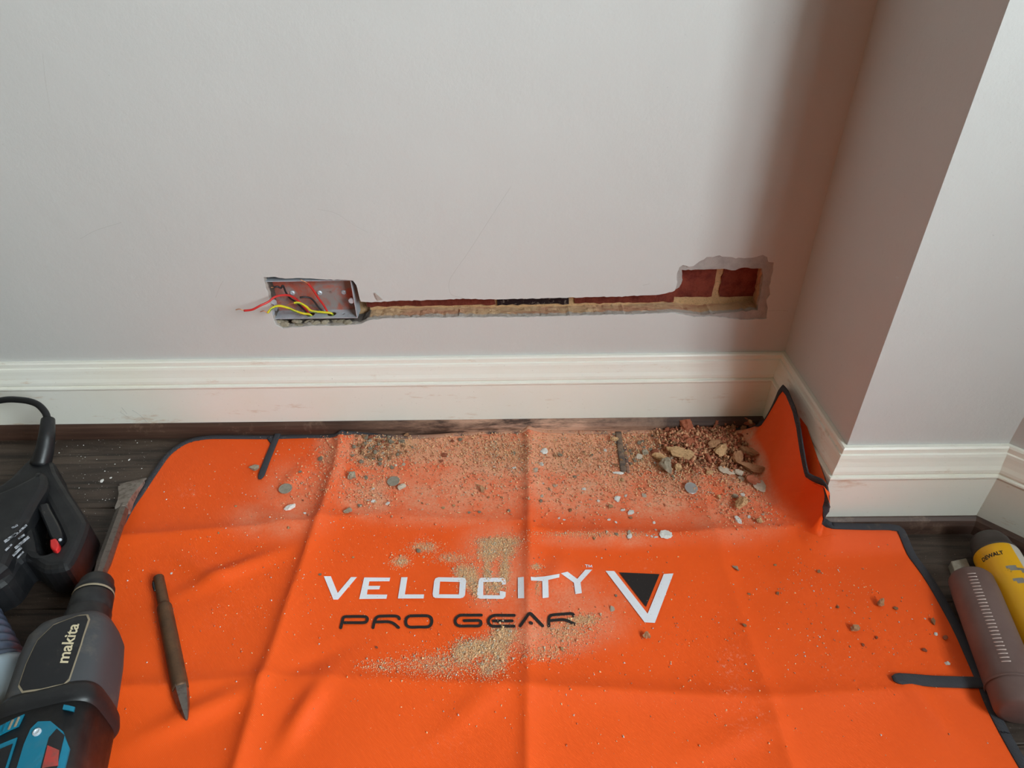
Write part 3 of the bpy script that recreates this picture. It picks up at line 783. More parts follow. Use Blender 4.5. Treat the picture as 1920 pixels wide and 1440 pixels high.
kids.append(strap((1171, 838), (1178, 888), .0030, 'binding', -.0012))
kids.append(strap((1848, 1282), (1672, 1275), .0072, 'binding'))
# printed lettering
A_ = lambda L: [(600 + a / 7.385, 1040 + b / 7.385) for a, b in L]
B_ = lambda L: [(840 + a / 7.385, 1040 + b / 7.385) for a, b in L]
C_ = lambda L: [(1080 + a / 9.6, 1040 + b / 9.6) for a, b in L]
def printed(loops_px, mat, name='printed_letter'):
    loops = [[tuple(p[:2]) for p in hit(densify(L, 3.0), .0013)] for L in loops_px]
    allp = np.array([p for L in loops for p in L]); lo_, hi_ = allp.min(0), allp.max(0)
    ex = [(x, y) for x in np.arange(lo_[0], hi_[0], .004) for y in np.arange(lo_[1], hi_[1], .004) if inside((x, y), loops)]
    v, f = triangulate(loops, ex)
    z = H(np.array(v)) + .0013
    kids.append(obj(name, np.column_stack([np.array(v), z]), [t if (v[t[1]][0]-v[t[0]][0])*(v[t[2]][1]-v[t[0]][1])-(v[t[2]][0]-v[t[0]][0])*(v[t[1]][1]-v[t[0]][1]) > 0 else t[::-1] for t in f], mat, None, True))
W_ = 'print_white'
printed([A_([(52,298),(150,298),(245,530),(430,310),(512,310),(250,622),(185,622)])], W_)
printed([A_([(612,315),(972,318),(962,368),(683,370),(672,432),(835,432),(822,480),(660,482),(650,550),(932,553),(920,610),(543,614)])], W_)
printed([A_([(1125,312),(1212,312),(1175,550),(1442,550),(1435,607),(1078,607)])], W_)
printed([A_([(1640,312),(1980,318),(2012,330),(2024,362),(2020,410),(2008,560),(1985,592),(1940,605),(1600,600),(1568,585),(1560,545),(1580,370),(1598,328)]), A_([(1663,372),(1935,378),(1924,550),(1648,548)])], W_)
printed([B_([(470,318),(770,322),(797,350),(800,412),(748,416),(748,378),(490,378),(487,560),(718,562),(718,500),(800,515),(797,580),(765,612),(440,610),(402,590),(402,540),(425,360),(440,328)])], W_)
printed([B_([(967,315),(1050,307),(1056,603),(968,605)])], W_)
printed([B_([(1145,305),(1200,312),(1340,300),(1545,265),(1540,315),(1388,350),(1395,592),(1310,603),(1305,365),(1150,358)])], W_)
printed([[(1051.5,1075),(1064,1071.8),(1082.4,1085.4),(1097.7,1068),(1110.5,1068),(1088.5,1092),(1091,1112),(1079,1114),(1076,1092.5)]], W_)
printed([C_([(160,175),(216,178),(216,190),(200,190),(198,230),(187,230),(187,188),(160,186)])], W_)
printed([C_([(219,230),(226,180),(238,180),(252,212),(272,184),(284,184),(294,230),(283,230),(276,202),(256,228),(248,228),(236,200),(229,230)])], W_)
printed([C_([(530,290),(690,295),(1290,1062),(1580,348),(1755,337),(1420,1228),(1235,1218)])], W_, 'printed_emblem')
printed([C_([(778,318),(1505,350),(1260,940)])], 'print_black', 'printed_emblem')
def stroke(paths, half=2.75):
    """one printed letter made of round-ended strokes, outline built from a distance field on the stroke's own outline"""
    loops = []
    mbs = MB()
    for L, closed in paths:
        Q = [np.array(p) for p in (catmull(L + ([L[0]] if closed else []), 5))]
        Q = lerpL(Q, max(8, int(sum(np.linalg.norm(Q[i+1]-Q[i]) for i in range(len(Q)-1)) / 2.2)))
        t = np.gradient(Q, axis=0); t /= np.linalg.norm(t, axis=1)[:, None]; nn = np.stack([-t[:, 1], t[:, 0]], 1)
        l = hit(Q + nn*half, .0015); c = hit(Q, .0015); r_ = hit(Q - nn*half, .0015); n = len(Q)
        mbs.add(np.vstack([l, c, r_]), [(i, i+1, n+i+1, n+i) for i in range(n-1)] + [(n+i, n+i+1, 2*n+i+1, 2*n+i) for i in range(n-1)])
        if not closed:
            for e in (Q[0], Q[-1]):
                ring_ = hit([e + half*np.array([math.cos(h), math.sin(h)]) for h in np.linspace(0, 2*math.pi, 12, endpoint=False)], .00152)
                mbs.add(ring_, [tuple(range(12))])
    kids.append(mbs.build('printed_letter', 'print_black', None, True))
stroke([(A_([(288,1012),(312,915),(330,866),(400,857),(610,857),(655,876),(650,918),(610,940),(480,942),(340,942)]), False)])
stroke([(A_([(735,1010),(758,915),(800,860),(900,850),(1040,850),(1090,865),(1100,888)]), False), (A_([(768,932),(860,930),(950,930),(1020,952),(1088,1008)]), False)])
stroke([(A_([(1240,848),(1370,846),(1490,848),(1542,880),(1545,950),(1500,998),(1370,1002),(1240,1002),(1192,960),(1196,885)]), True)])
stroke([(B_([(462,837),(300,838),(170,840),(112,880),(102,935),(150,985),(300,987),(430,985),(457,950),(440,914),(330,912),(225,914)]), False)])
stroke([(B_([(918,840),(780,840),(640,842),(575,880),(562,935),(610,988),(760,990),(915,990)]), False), (B_([(630,917),(760,918),(890,917)]), False)])
stroke([(B_([(1000,985),(1060,900),(1110,830),(1135,813),(1160,828),(1235,905),(1310,985)]), False), (B_([(1140,940),(1150,945),(1158,950)]), False)], 2.9)
stroke([(B_([(1397,985),(1398,900),(1412,850),(1470,832),(1600,822),(1700,815),(1735,828),(1742,850)]), False), (B_([(1402,914),(1500,905),(1600,900),(1680,925),(1755,962)]), False)])
adopt(sheet_root, kids)
tag(sheet_root, 'orange protective floor sheet with dark grey binding and printed lettering', 'floor sheet')

# ================================================================== ROTARY HAMMER (front left)
def onbody(O, a, r, u, s, dx, dz): return O + a*s + r*dx + u*dz
tip = onZ(249, 903, .010); chuck = onZ(182, 1092, .062)
motor = onZ(96, 1392, .068)
ax = motor - chuck; ax[2] = .0; ax = ax / np.linalg.norm(ax)              # backwards along the tool
HO = np.array(chuck); a_, r_, u_ = frame(ax)                            # r_ = towards tool's left/right, u_ = up
hroot = empty('rotary_hammer', (HO[0] + ax[0]*.15, HO[1] + ax[1]*.15, .0)); parts = []
def part(name, VF, mat, smooth=True, midx=None, par=None):
    o = obj(name, VF[0], VF[1], mat, None, smooth, midx); parts.append(o); return o
R = np.array(r_)
# chisel bit with a flared spade end, pointing away from the camera
bd = tip - chuck; bl = np.linalg.norm(bd); bdir = bd / bl
part('chisel_bit', lathe([(.0, .008), (.02, .008), (bl*.12, .0085), (bl*.16, .0095), (bl*.62, .0092), (bl*.70, .0085)], chuck, bdir, 8), 'ground_steel', False)
sa, sr, su = frame(bdir)
secs = [(bl*.66, .0085, .0085), (bl*.76, .0095, .0065), (bl*.86, .0135, .0042), (bl*.93, .0180, .0028), (bl*.965, .0195, .0024), (bl*.975, .0170, .0018), (bl*1.0, .0205, .0011), (bl*1.01, .0205, .0004)]
V = []; F = []
for s, hw, hh_ in secs:
    c = chuck + sa*s
    tw = math.radians(0); wv1 = sr*math.cos(tw) + su*math.sin(tw); wv2 = -sr*math.sin(tw) + su*math.cos(tw)
    V += [c - wv1*hw - wv2*hh_, c + wv1*hw - wv2*hh_, c + wv1*hw + wv2*hh_, c - wv1*hw + wv2*hh_]
for i in range(len(secs) - 1): F += [(i*4+k, i*4+(k+1) % 4, (i+1)*4+(k+1) % 4, (i+1)*4+k) for k in range(4)]
F += [(0, 3, 2, 1), tuple(len(V)-4+k for k in range(4))]
bevel(part('spade_end', (V, F), 'spade_steel', False), .0008, 1)
# chuck
part('chuck', lathe([(-.006, .010), (-.004, .017), (.0, .0195), (.010, .0212), (.012, .0228), (.020, .0232), (.021, .0220), (.024, .0220), (.026, .0238), (.044, .0246), (.046, .0236), (.049, .0236), (.051, .0256), (.070, .0266), (.082, .0270)], HO, ax, 36), 'black_plastic')
V, F = lathe([(.0205, .0234), (.0222, .0238), (.0235, .0234)], HO, ax, 36, cap=False); part('dusty_ring', (V, F), 'dust_edge')
# gear housing, rear band and motor housing
gz = .0
part('gear_housing', loft([(.066, .020, .022, 0, 0), (.070, .030, .030, .002, 0), (.078, .039, .038, .003, .000), (.092, .0450, .0425, .003, .001), (.120, .0475, .0445, .002, .002), (.165, .0485, .0450, .001, .002), (.188, .0480, .0450, 0, .002), (.200, .0465, .0440, 0, .002)], HO, ax, 48, 3.6), 'grey_rubber')
part('rear_band', loft([(.176, .0480, .0450, 0, .002), (.182, .0508, .0474, 0, .002), (.192, .0524, .0488, 0, .002), (.196, .0522, .0484, 0, .002), (.200, .0505, .0470, 0, .002), (.202, .0485, .0450, 0, .002)], HO, ax, 48, 4.2), 'black_plastic')
part('motor_housing', loft([(.198, .0490, .0460, 0, .003), (.30, .0490, .0460, 0, .003), (.38, .047, .045, 0, .003), (.44, .044, .042, 0, .003), (.46, .036, .036, 0, .003)], HO, ax, 48, 4.2), 'black_plastic')
def topz(dx, hw, hh_, p): return hh_ * max(0., 1 - abs(dx / hw) ** p) ** (1 / p)
def decal(loop, name, mat, th, prof, rim_mat=None, par=None):
    """raised panel: outline in (s, dx) laid on the housing's upper surface"""
    loop = [tuple(p) for p in densify(loop, .004)]
    c = np.array(loop).mean(0); v, f = triangulate([loop], [tuple(c + (np.array(q) - c) * t) for q in loop[::2] for t in (.3, .6, .85)])
    def up(s, dx, e):
        hw, hh_, sh, dz, pw = prof(s); return HO + ax*s + R*dx + np.array([0, 0, 1.]) * (dz + topz(dx - sh, hw, hh_, pw) + e)
    n = len(v); V = [up(s, d, th) for s, d in v]; F = list(f)
    k = len(loop); V += [up(s, d, -.001) for s, d in loop]; F += [(i, (i+1) % k, n+(i+1) % k, n+i) for i in range(k)]
    return part(name, (V, F), mat, False), up
gp = lambda s: (np.interp(s, [.066, .07, .078, .092, .12, .165, .188, .2], [.02, .03, .039, .045, .0475, .0485, .048, .0465]), np.interp(s, [.066, .07, .078, .092, .12, .165, .188, .2], [.022, .03, .038, .0425, .0445, .045, .045, .044]), np.interp(s, [.07, .12, .2], [.002, .002, 0]), .002, 3.6)
mp = lambda s: (.0490, .0460, 0, .003, 4.2)
sg = 1 if R[0] > 0 else -1        # +dx must run to the right in the room
rimL = [(.088, .012), (.089, .021), (.096, .0245), (.130, .0245), (.172, .0225), (.177, .019), (.177, -.002), (.174, -.020), (.165, -.0262), (.140, -.0262), (.112, -.0225), (.095, -.011)]
rimL = [(s, d * sg) for s, d in rimL]
cR = np.array(rimL).mean(0)
decal([tuple(cR + (np.array(p) - cR) * 1.05) for p in rimL], 'plate_rim', 'dust_edge', .0008, gp)
_, upf = decal(rimL, 'name_plate', 'gloss_black', .0014, gp)
TV, TF = text_mesh('makita', shear=.25, bold=.02)
Lx = .052; Ly = .0125
V = [upf(.153 - x * Lx, sg * (.0055 + (1 - y) * Ly), .0017) for x, y in TV]
part('logo_lettering', (V, [t for t in TF]), 'logo_pale', False)
# motor housing: teal panels, vents, screw, rating plate, red sticker
teal = lambda L: [(s - .024 if s < .4 else s, d * sg) for s, d in L]
_, upm = decal(teal([(.241, .006), (.244, .018), (.258, .032), (.275, .040), (.43, .040), (.43, .000), (.262, -.001), (.247, .001)]), 'teal_cover', 'teal_plastic', .0022, mp)
decal(teal([(.228, -.010), (.236, -.040), (.248, -.044), (.240, -.012)]), 'vent_panel', 'teal_plastic', .0012, mp)
for k in range(6):
    d0 = -.013 - k * .0052
    decal(teal([(.2305 + .0012*k, d0), (.2305 + .0012*k, d0 - .0016), (.2400 + .0012*k, d0 - .0028), (.2400 + .0012*k, d0 - .0012)]), 'vent_slat', 'dust_edge' if k < 2 else 'teal_plastic', .0024, mp)
decal(teal([(.252, -.010), (.256, -.034), (.268, -.043), (.43, -.043), (.43, -.010)]), 'rating_plate_rim', 'teal_plastic', .0010, mp)
decal(teal([(.258, -.012), (.262, -.033), (.270, -.040), (.43, -.040), (.43, -.012)]), 'rating_plate', 'gloss_black', .0016, mp)
for k, (s0, ln, d0) in enumerate([(.268, .030, -.034), (.268, .022, -.030)]):
    for q in range(7): decal(teal([(s0+q*ln/7, d0), (s0+q*ln/7+.0022, d0), (s0+q*ln/7+.0022, d0+.0022), (s0+q*ln/7, d0+.0022)]), 'printed_mark', 'grey_rubber', .0019, mp)
p = upm(.229, sg*.0085, .0022); part('cover_screw', lathe([(0, .0040), (.0016, .0038), (.0022, .0026), (.0010, .0018), (.0010, .0002)], p, (0, 0, 1), 16, upish=(0, 1, 0)), 'steel', False)
decal(teal([(.254, .026), (.262, .034), (.43, .037), (.43, .022), (.262, .021)]), 'sticker_back', 'gloss_black', .0027, mp)
decal(teal([(.270, .022), (.277, .033), (.292, .035), (.292, .0225)]), 'red_sticker', 'sticker_red', .0030, mp)
decal(teal([(.228, .026), (.232, .036), (.237, .036), (.233, .026)]), 'lock_tab', 'teal_plastic', .0016, mp)
adopt(hroot, parts)
subs('name_plate', hroot, ('logo_lettering', 'plate_rim')); subs('teal_cover', hroot, ('cover_screw', 'sticker_back', 'red_sticker')); subs('rating_plate', hroot, ('printed_mark', 'rating_plate_rim')); subs('vent_panel', hroot, ('vent_slat',)); subs('chuck', hroot, ('dusty_ring',)); subs('chisel_bit', hroot, ('spade_end',))
tag(hroot, 'black and teal rotary hammer lying on its side with a spade chisel bit fitted', 'power drill')

# ================================================================== LOOSE POINTED CHISEL
p0 = hit1(297, 1082, .0095); p1 = hit1(350, 1350, .0085); d = p1 - p0; L = np.linalg.norm(d); d /= L
croot = empty('point_chisel', (p0[0], p0[1], 0)); parts = []
part('shank', lathe([(0, .0058), (.0015, .0070), (.030, .0072), (.054, .0072), (.056, .0074)], p0, d, 20), 'rusty_steel')
part('shaft', lathe([(.053, .0074), (.057, .0090), (.060, .0094), (L*.55, .0096), (L*.80, .0094), (L*.815, .0092)], p0, d, 20), 'rusty_steel')
V, F = lathe([(L*.80, .0095), (L*.84, .0092), (L*.92, .0064), (L*.985, .0026), (L, .0012)], p0, d, 5); part('point', (V, F), 'ground_steel', False)
ca, cr, cu = frame(d)
slot = [p0 + ca*s - cr*(.0068 if cr[0] > 0 else -.0068)*1 + cu*.003 for s in (.006, .012, .020, .026)]
V, F = tube(slot, [.0012, .0022, .0022, .0012], 8); part('shank_groove', (V, F), 'gloss_black')
adopt(croot, parts); subs('shank', croot, ('shank_groove',)); tag(croot, 'rusty pointed steel chisel lying loose on the orange sheet', 'chisel')

# ================================================================== BLACK CORDED TOOL (left edge)
kroot = empty('corded_power_tool', (-.74, -.24, 0)); parts = []
ZT = .062
outer_px = [(-150, 985), (-60, 925), (0, 905), (40, 868), (62, 852), (96, 860), (106, 882), (132, 925), (160, 968), (161, 985), (150, 1015), (134, 1048), (118, 1062), (78, 1066), (48, 1046), (34, 1050), (8, 1086), (-40, 1110), (-160, 1160)]
hole_px = [(62, 940), (72, 930), (84, 948), (112, 1005), (112, 1020), (96, 1030), (82, 1034), (70, 1030), (66, 1010), (58, 975)]
def extr(loops_px, z0, z1, name, mat, bev=.006, zt=None):
    loops = [[tuple(onZ(a, b, zt or z1)[:2]) for a, b in L] for L in loops_px]
    loops = [[tuple(q[:2]) for q in catmull([np.array(p) for p in L + [L[0]]], 3)[:-1]] for L in loops]
    bm = bmesh.new()
    def inset(L, e, hole):
        n = len(L); out = []
        ar = sum(L[i][0]*L[(i+1) % n][1]-L[(i+1) % n][0]*L[i][1] for i in range(n)); sgn = (1 if ar > 0 else -1) * (-1 if hole else 1)
        for i in range(n):
            t = np.array(L[(i+1) % n]) - np.array(L[i-1]); t /= (np.linalg.norm(t) + 1e-9); out.append(tuple(np.array(L[i]) + sgn * e * np.array([-t[1], t[0]])))
        return out
    V = []; F = []; rings = []
    lev = [(z0, .0), (z1 - bev, 0.), (z1 - bev*.45, bev*.25), (z1 - bev*.1, bev*.7), (z1, bev*1.15)]
    for z, e in lev:
        row = []
        for k, L in enumerate(loops):
            I = inset(L, e, k > 0); row.append((len(V), len(I))); V += [(a, b, z) for a, b in I]
        rings.append(row)
    for q in range(len(lev) - 1):
        for k in range(len(loops)):
            a0, n = rings[q][k]; b0, _ = rings[q+1][k]; F += [(a0+i, a0+(i+1) % n, b0+(i+1) % n, b0+i) for i in range(n)]
    top = [inset(L, bev*1.15, k > 0) for k, L in enumerate(loops)]
    v, f = triangulate(top); k0 = len(V); V += [(a, b, z1) for a, b in v]; F += [tuple(k0+i for i in t) for t in f]
    bm.free()
    return part(name, (V, F), mat, False)
extr([outer_px, hole_px], .012, ZT, 'handle_body', 'black_plastic', .010)
extr([[(-150, 992), (-60, 935), (0, 918), (50, 895), (78, 880), (84, 905), (66, 936), (40, 985), (20, 1030), (-10, 1070), (-160, 1140)]], ZT - .01, ZT + .016, 'motor_body', 'black_plastic', .010)
extr([[(66, 944), (88, 941), (94, 952), (112, 985), (117, 1004), (109, 1014), (95, 1010), (84, 985)]], .026, ZT + .004, 'trigger', 'gloss_black', .004)
extr([[(93, 1012), (104, 1009), (110, 1022), (104, 1031), (94, 1026)]], .03, ZT + .007, 'lock_button', 'red_plastic', .002)
V, F = tube([onZ(113, 1012, ZT + .003), onZ(113, 1012, ZT + .0045)], .0022, 10); part('pin', (V, F), 'steel')
V, F = tube(catmull([onZ(76, 872, .056), onZ(84, 842, .074), onZ(88, 815, .090), onZ(90, 787, .100)], 5), np.linspace(.0145, .0098, 16), 16); part('strain_relief', (V, F), 'black_plastic')
cab = catmull([onZ(90, 788, .100), onZ(84, 772, .108), onZ(68, 757, .116), (onZ(40, 750, .12)), onZ(0, 751, .12), onZ(-60, 770, .10), onZ(-110, 840, .05), onZ(-150, 930, .012)], 8)
V, F = tube(cab, .0052, 12); part('power_cable', (V, F), 'black_plastic')
# worn white print on the body
for (u0, v0, u1, v1, w_) in [(22, 990, 33, 984, 3), (34, 998, 50, 984, 3.2), (8, 1016, 30, 1000, 4.5), (26, 1006, 36, 996, 3), (10, 1032, 22, 1020, 3), (34, 1010, 46, 1002, 3), (28, 1028, 54, 1006, 4.5), (24, 1042, 40, 1026, 4), (32, 1046, 44, 1034, 2.5)]:
    q0, q1 = np.array([u0, v0], float), np.array([u1, v1], float); t = (q1-q0) / np.linalg.norm(q1-q0); nn = np.array([-t[1], t[0]])
    zz = ZT + .0165 if u0 < 30 and v0 < 1030 else ZT + .0165
    Q = [onZ(*(q + nn*w_*e), zz) for q, e in ((q0, -.5), (q1, -.5), (q1, .5), (q0, .5))]
    V = Q + [x - np.array([0, 0, .0006]) for x in Q]
    part('worn_print', (V, [(0,1,2,3),(0,4,5,1),(1,5,6,2),(2,6,7,3),(3,7,4,0)]), 'worn_white', False)
adopt(kroot, parts); subs('motor_body', kroot, ('worn_print',)); subs('trigger', kroot, ('pin',)); tag(kroot, 'black corded power tool with loop handle, trigger and red lock button', 'power tool')

# ================================================================== RIBBED HOSE END (bottom left corner)
h0 = onZ(-56, 1170, .040); h1 = onZ(-2, 1276, .040); d = h1 - h0; L = np.linalg.norm(d); d /= L
hr = empty('ribbed_hose', (h0[0], h0[1], 0)); parts = []
prof = []
for k in range(7):
    s = k * L / 7; prof += [(s, .0300), (s + L*.02, .0330), (s + L*.05, .0338), (s + L*.075, .0322), (s + L*.10, .0298)]
part('hose', lathe(prof, h0, d, 36), 'hose_blue')
part('collar', lathe([(L*.95, .0330), (L*.97, .0352), (L*1.02, .0360), (L*1.08, .0352), (L*1.10, .0330), (L*1.40, .0300), (L*1.5, .0290)], h0, d, 36), 'clear_collar')
ha, hr_, hu = frame(d)
V, F = rock_verts(71, (.006, .006, .007), 2, 0, .02); part('clip', (V + (h0 + d*L*1.12 + hr_*(.034 if hr_[0] > 0 else -.034)), F), 'clear_collar')
adopt(hr, parts); tag(hr, 'blue grey ribbed vacuum hose end with clear plastic collar', 'hose')

# ================================================================== SPRAY CAN, TUBE, METAL TAB (right)
C0 = np.array([.648, -.302, .0285]); cdv = np.array([-.13, -.99, 0]); cdv /= np.linalg.norm(cdv)
canr = empty('spray_can', (C0[0], C0[1], 0)); parts = []
part('cap', lathe([(-.002, .004), (-.001, .020), (.002, .0215), (.008, .0240), (.024, .0258), (.0245, .0272), (.030, .0277)], C0, cdv, 40), 'cap_dark')
n = 60; prof = [(.026, .0255), (.029, .0277), (.031, .0282)] + [(.031 + q*.004, .0282) for q in range(1, 48)] + [(.222, .0272), (.224, .024)]
V, F = lathe(prof, C0, cdv, n, cap=True)
ca, cr, cu = frame(cdv); mi = []
for i in range(len(prof) - 1):
    for k in range(n):
        h = 2*math.pi*(k+.5)/n; side_ = (cr*math.cos(h) + cu*math.sin(h))   # which way this patch faces
        s = prof[i][0]
        up_ = side_[2]; east = side_[0]
        ang = math.degrees(math.atan2(east, up_))       # 0 = up, + = right
        m_ = 0
        if 12 < ang < 120: m_ = 1
        else:
            t_ = s - .0005 * (ang + 60)*.35
            for c0 in (.058, .078, .112, .132):
                if c0 < t_ + .012*0 < c0 + .0062 and ang > -28: m_ = 2
        mi.append(m_)
mi += [1, 1]
part('can_body', (V, F), ['can_yellow', 'can_white', 'can_silver'], True, mi)
TV, TF = text_mesh('DEWALT', bold=.03)
def oncan(s, ang, rad): h = math.radians(ang); return C0 + cdv*s + np.array([0, 0, 1.])*rad*math.cos(h) + (np.array([1., 0, 0]) - cdv*cdv[0])*rad*math.sin(h)
V = [oncan(.0490 - y*.0062, -74 + x*56, .0286) for x, y in TV]
part('brand_lettering', (V, TF), 'can_black', False)
adopt(canr, parts); subs('can_body', canr, ('brand_lettering',)); tag(canr, 'yellow and white spray can with dark cap on its side in the corner', 'spray can')

T0 = onZ(1818, 1082, .029); T1 = onZ(1918, 1338, .029); d = T1 - T0; L = np.linalg.norm(d); d /= L
T0[2] = .0285
tr_ = empty('plastic_tube', (T0[0], T0[1], 0)); parts = []
part('tube_body', lathe([(0, .018), (.0015, .0235), (.006, .0262), (.03, .0272), (L*.82, .0272), (L*.84, .0262), (L*.96, .0262), (L*.985, .025), (L, .020)], T0, d, 40), 'frosted_plastic')
ta, tr0, tu = frame(d); R1 = tr0 if tr0[0] > 0 else -tr0
for k in range(26):
    s = .016 + k * (L*.80 - .02) / 26
    arc = [T0 + ta*s + .0274*(np.array([0, 0, 1.])*math.cos(h) + R1*math.sin(h)) for h in np.radians(np.linspace(-34, -14, 5))]
    V, F = tube(arc, .0007, 6); part('raised_rib', (V, F), 'rib_light')
V, F = lathe([(L*.825, .0275), (L*.832, .0284), (L*.840, .0275)], T0, d, 40, cap=False); part('end_ring', (V, F), 'frosted_plastic')
adopt(tr_, parts); subs('tube_body', tr_, ('raised_rib',)); tag(tr_, 'frosted plastic tube with raised ribs lying beside the spray can', 'tube')
q = [onZ(*p, .012)[:2] for p in ((1783, 1052), (1812, 1046), (1822, 1068), (1790, 1072))]
V = [(a, b, .012) for a, b in q] + [(a, b, .0002) for a, b in q]
o = bevel(obj('metal_tab', V, [(0,3,2,1),(0,1,5,4),(1,2,6,5),(2,3,7,6),(3,0,4,7),(4,5,6,7)], 'disc_dusty'), .0008, 1)
tag(o, 'small grey metal block at the far end of the frosted tube', 'metal block')

# ================================================================== RUBBLE
KM = {'b': 'brick', 's': 'mortar', 'm': 'mortar_brown', 'g': 'mortar_grey', 'w': 'plaster_white', 'p': 'plaster_flake', 'c': 'mortar'}
NMK = {'b': 'brick_fragment', 's': 'mortar_lump', 'm': 'mortar_lump', 'g': 'mortar_lump', 'w': 'plaster_chip', 'p': 'plaster_chip', 'c': 'mortar_lump'}
CATK = {'b': 'brick piece', 's': 'mortar', 'm': 'mortar', 'g': 'mortar', 'w': 'plaster chip', 'p': 'plaster chip', 'c': 'mortar'}
seedc = [100]
def chunk(p0, p1, wpx, hgt, kind, label, group=None, base=0., tilt=(0, 0), sub=3, flat=False):
    seedc[0] += 1
    c = ((p0[0]+p1[0])/2, (p0[1]+p1[1])/2)
    P = hit([p0, p1, c], hgt * .45 + base)
    ctr = P[2]; d = P[1] - P[0]; L = max(np.linalg.norm(d[:2]), .003)
    px_m = abs(np.linalg.norm(project(ctr + np.array([.01, 0, 0])) - project(ctr))) / .01
    wid = wpx / px_m * 1.12
    foreshort = 1.18 if abs(d[0]) > abs(d[1]) else 1.0
    V, F = rock_verts(seedc[0], (L/2, wid/2*foreshort, hgt/2), sub, 3 if flat else 8, .10 if flat else .15)
    o = obj(NMK[kind], V, F, KM[kind])
    o.location = (ctr[0], ctr[1], H([ctr[:2]])[0] + base + hgt * .46)
    o.rotation_euler = (tilt[0], tilt[1], math.atan2(d[1], d[0]))
    tag(o, label, CATK[kind], group); return o
GB = 'large rubble in the heap by the pier'
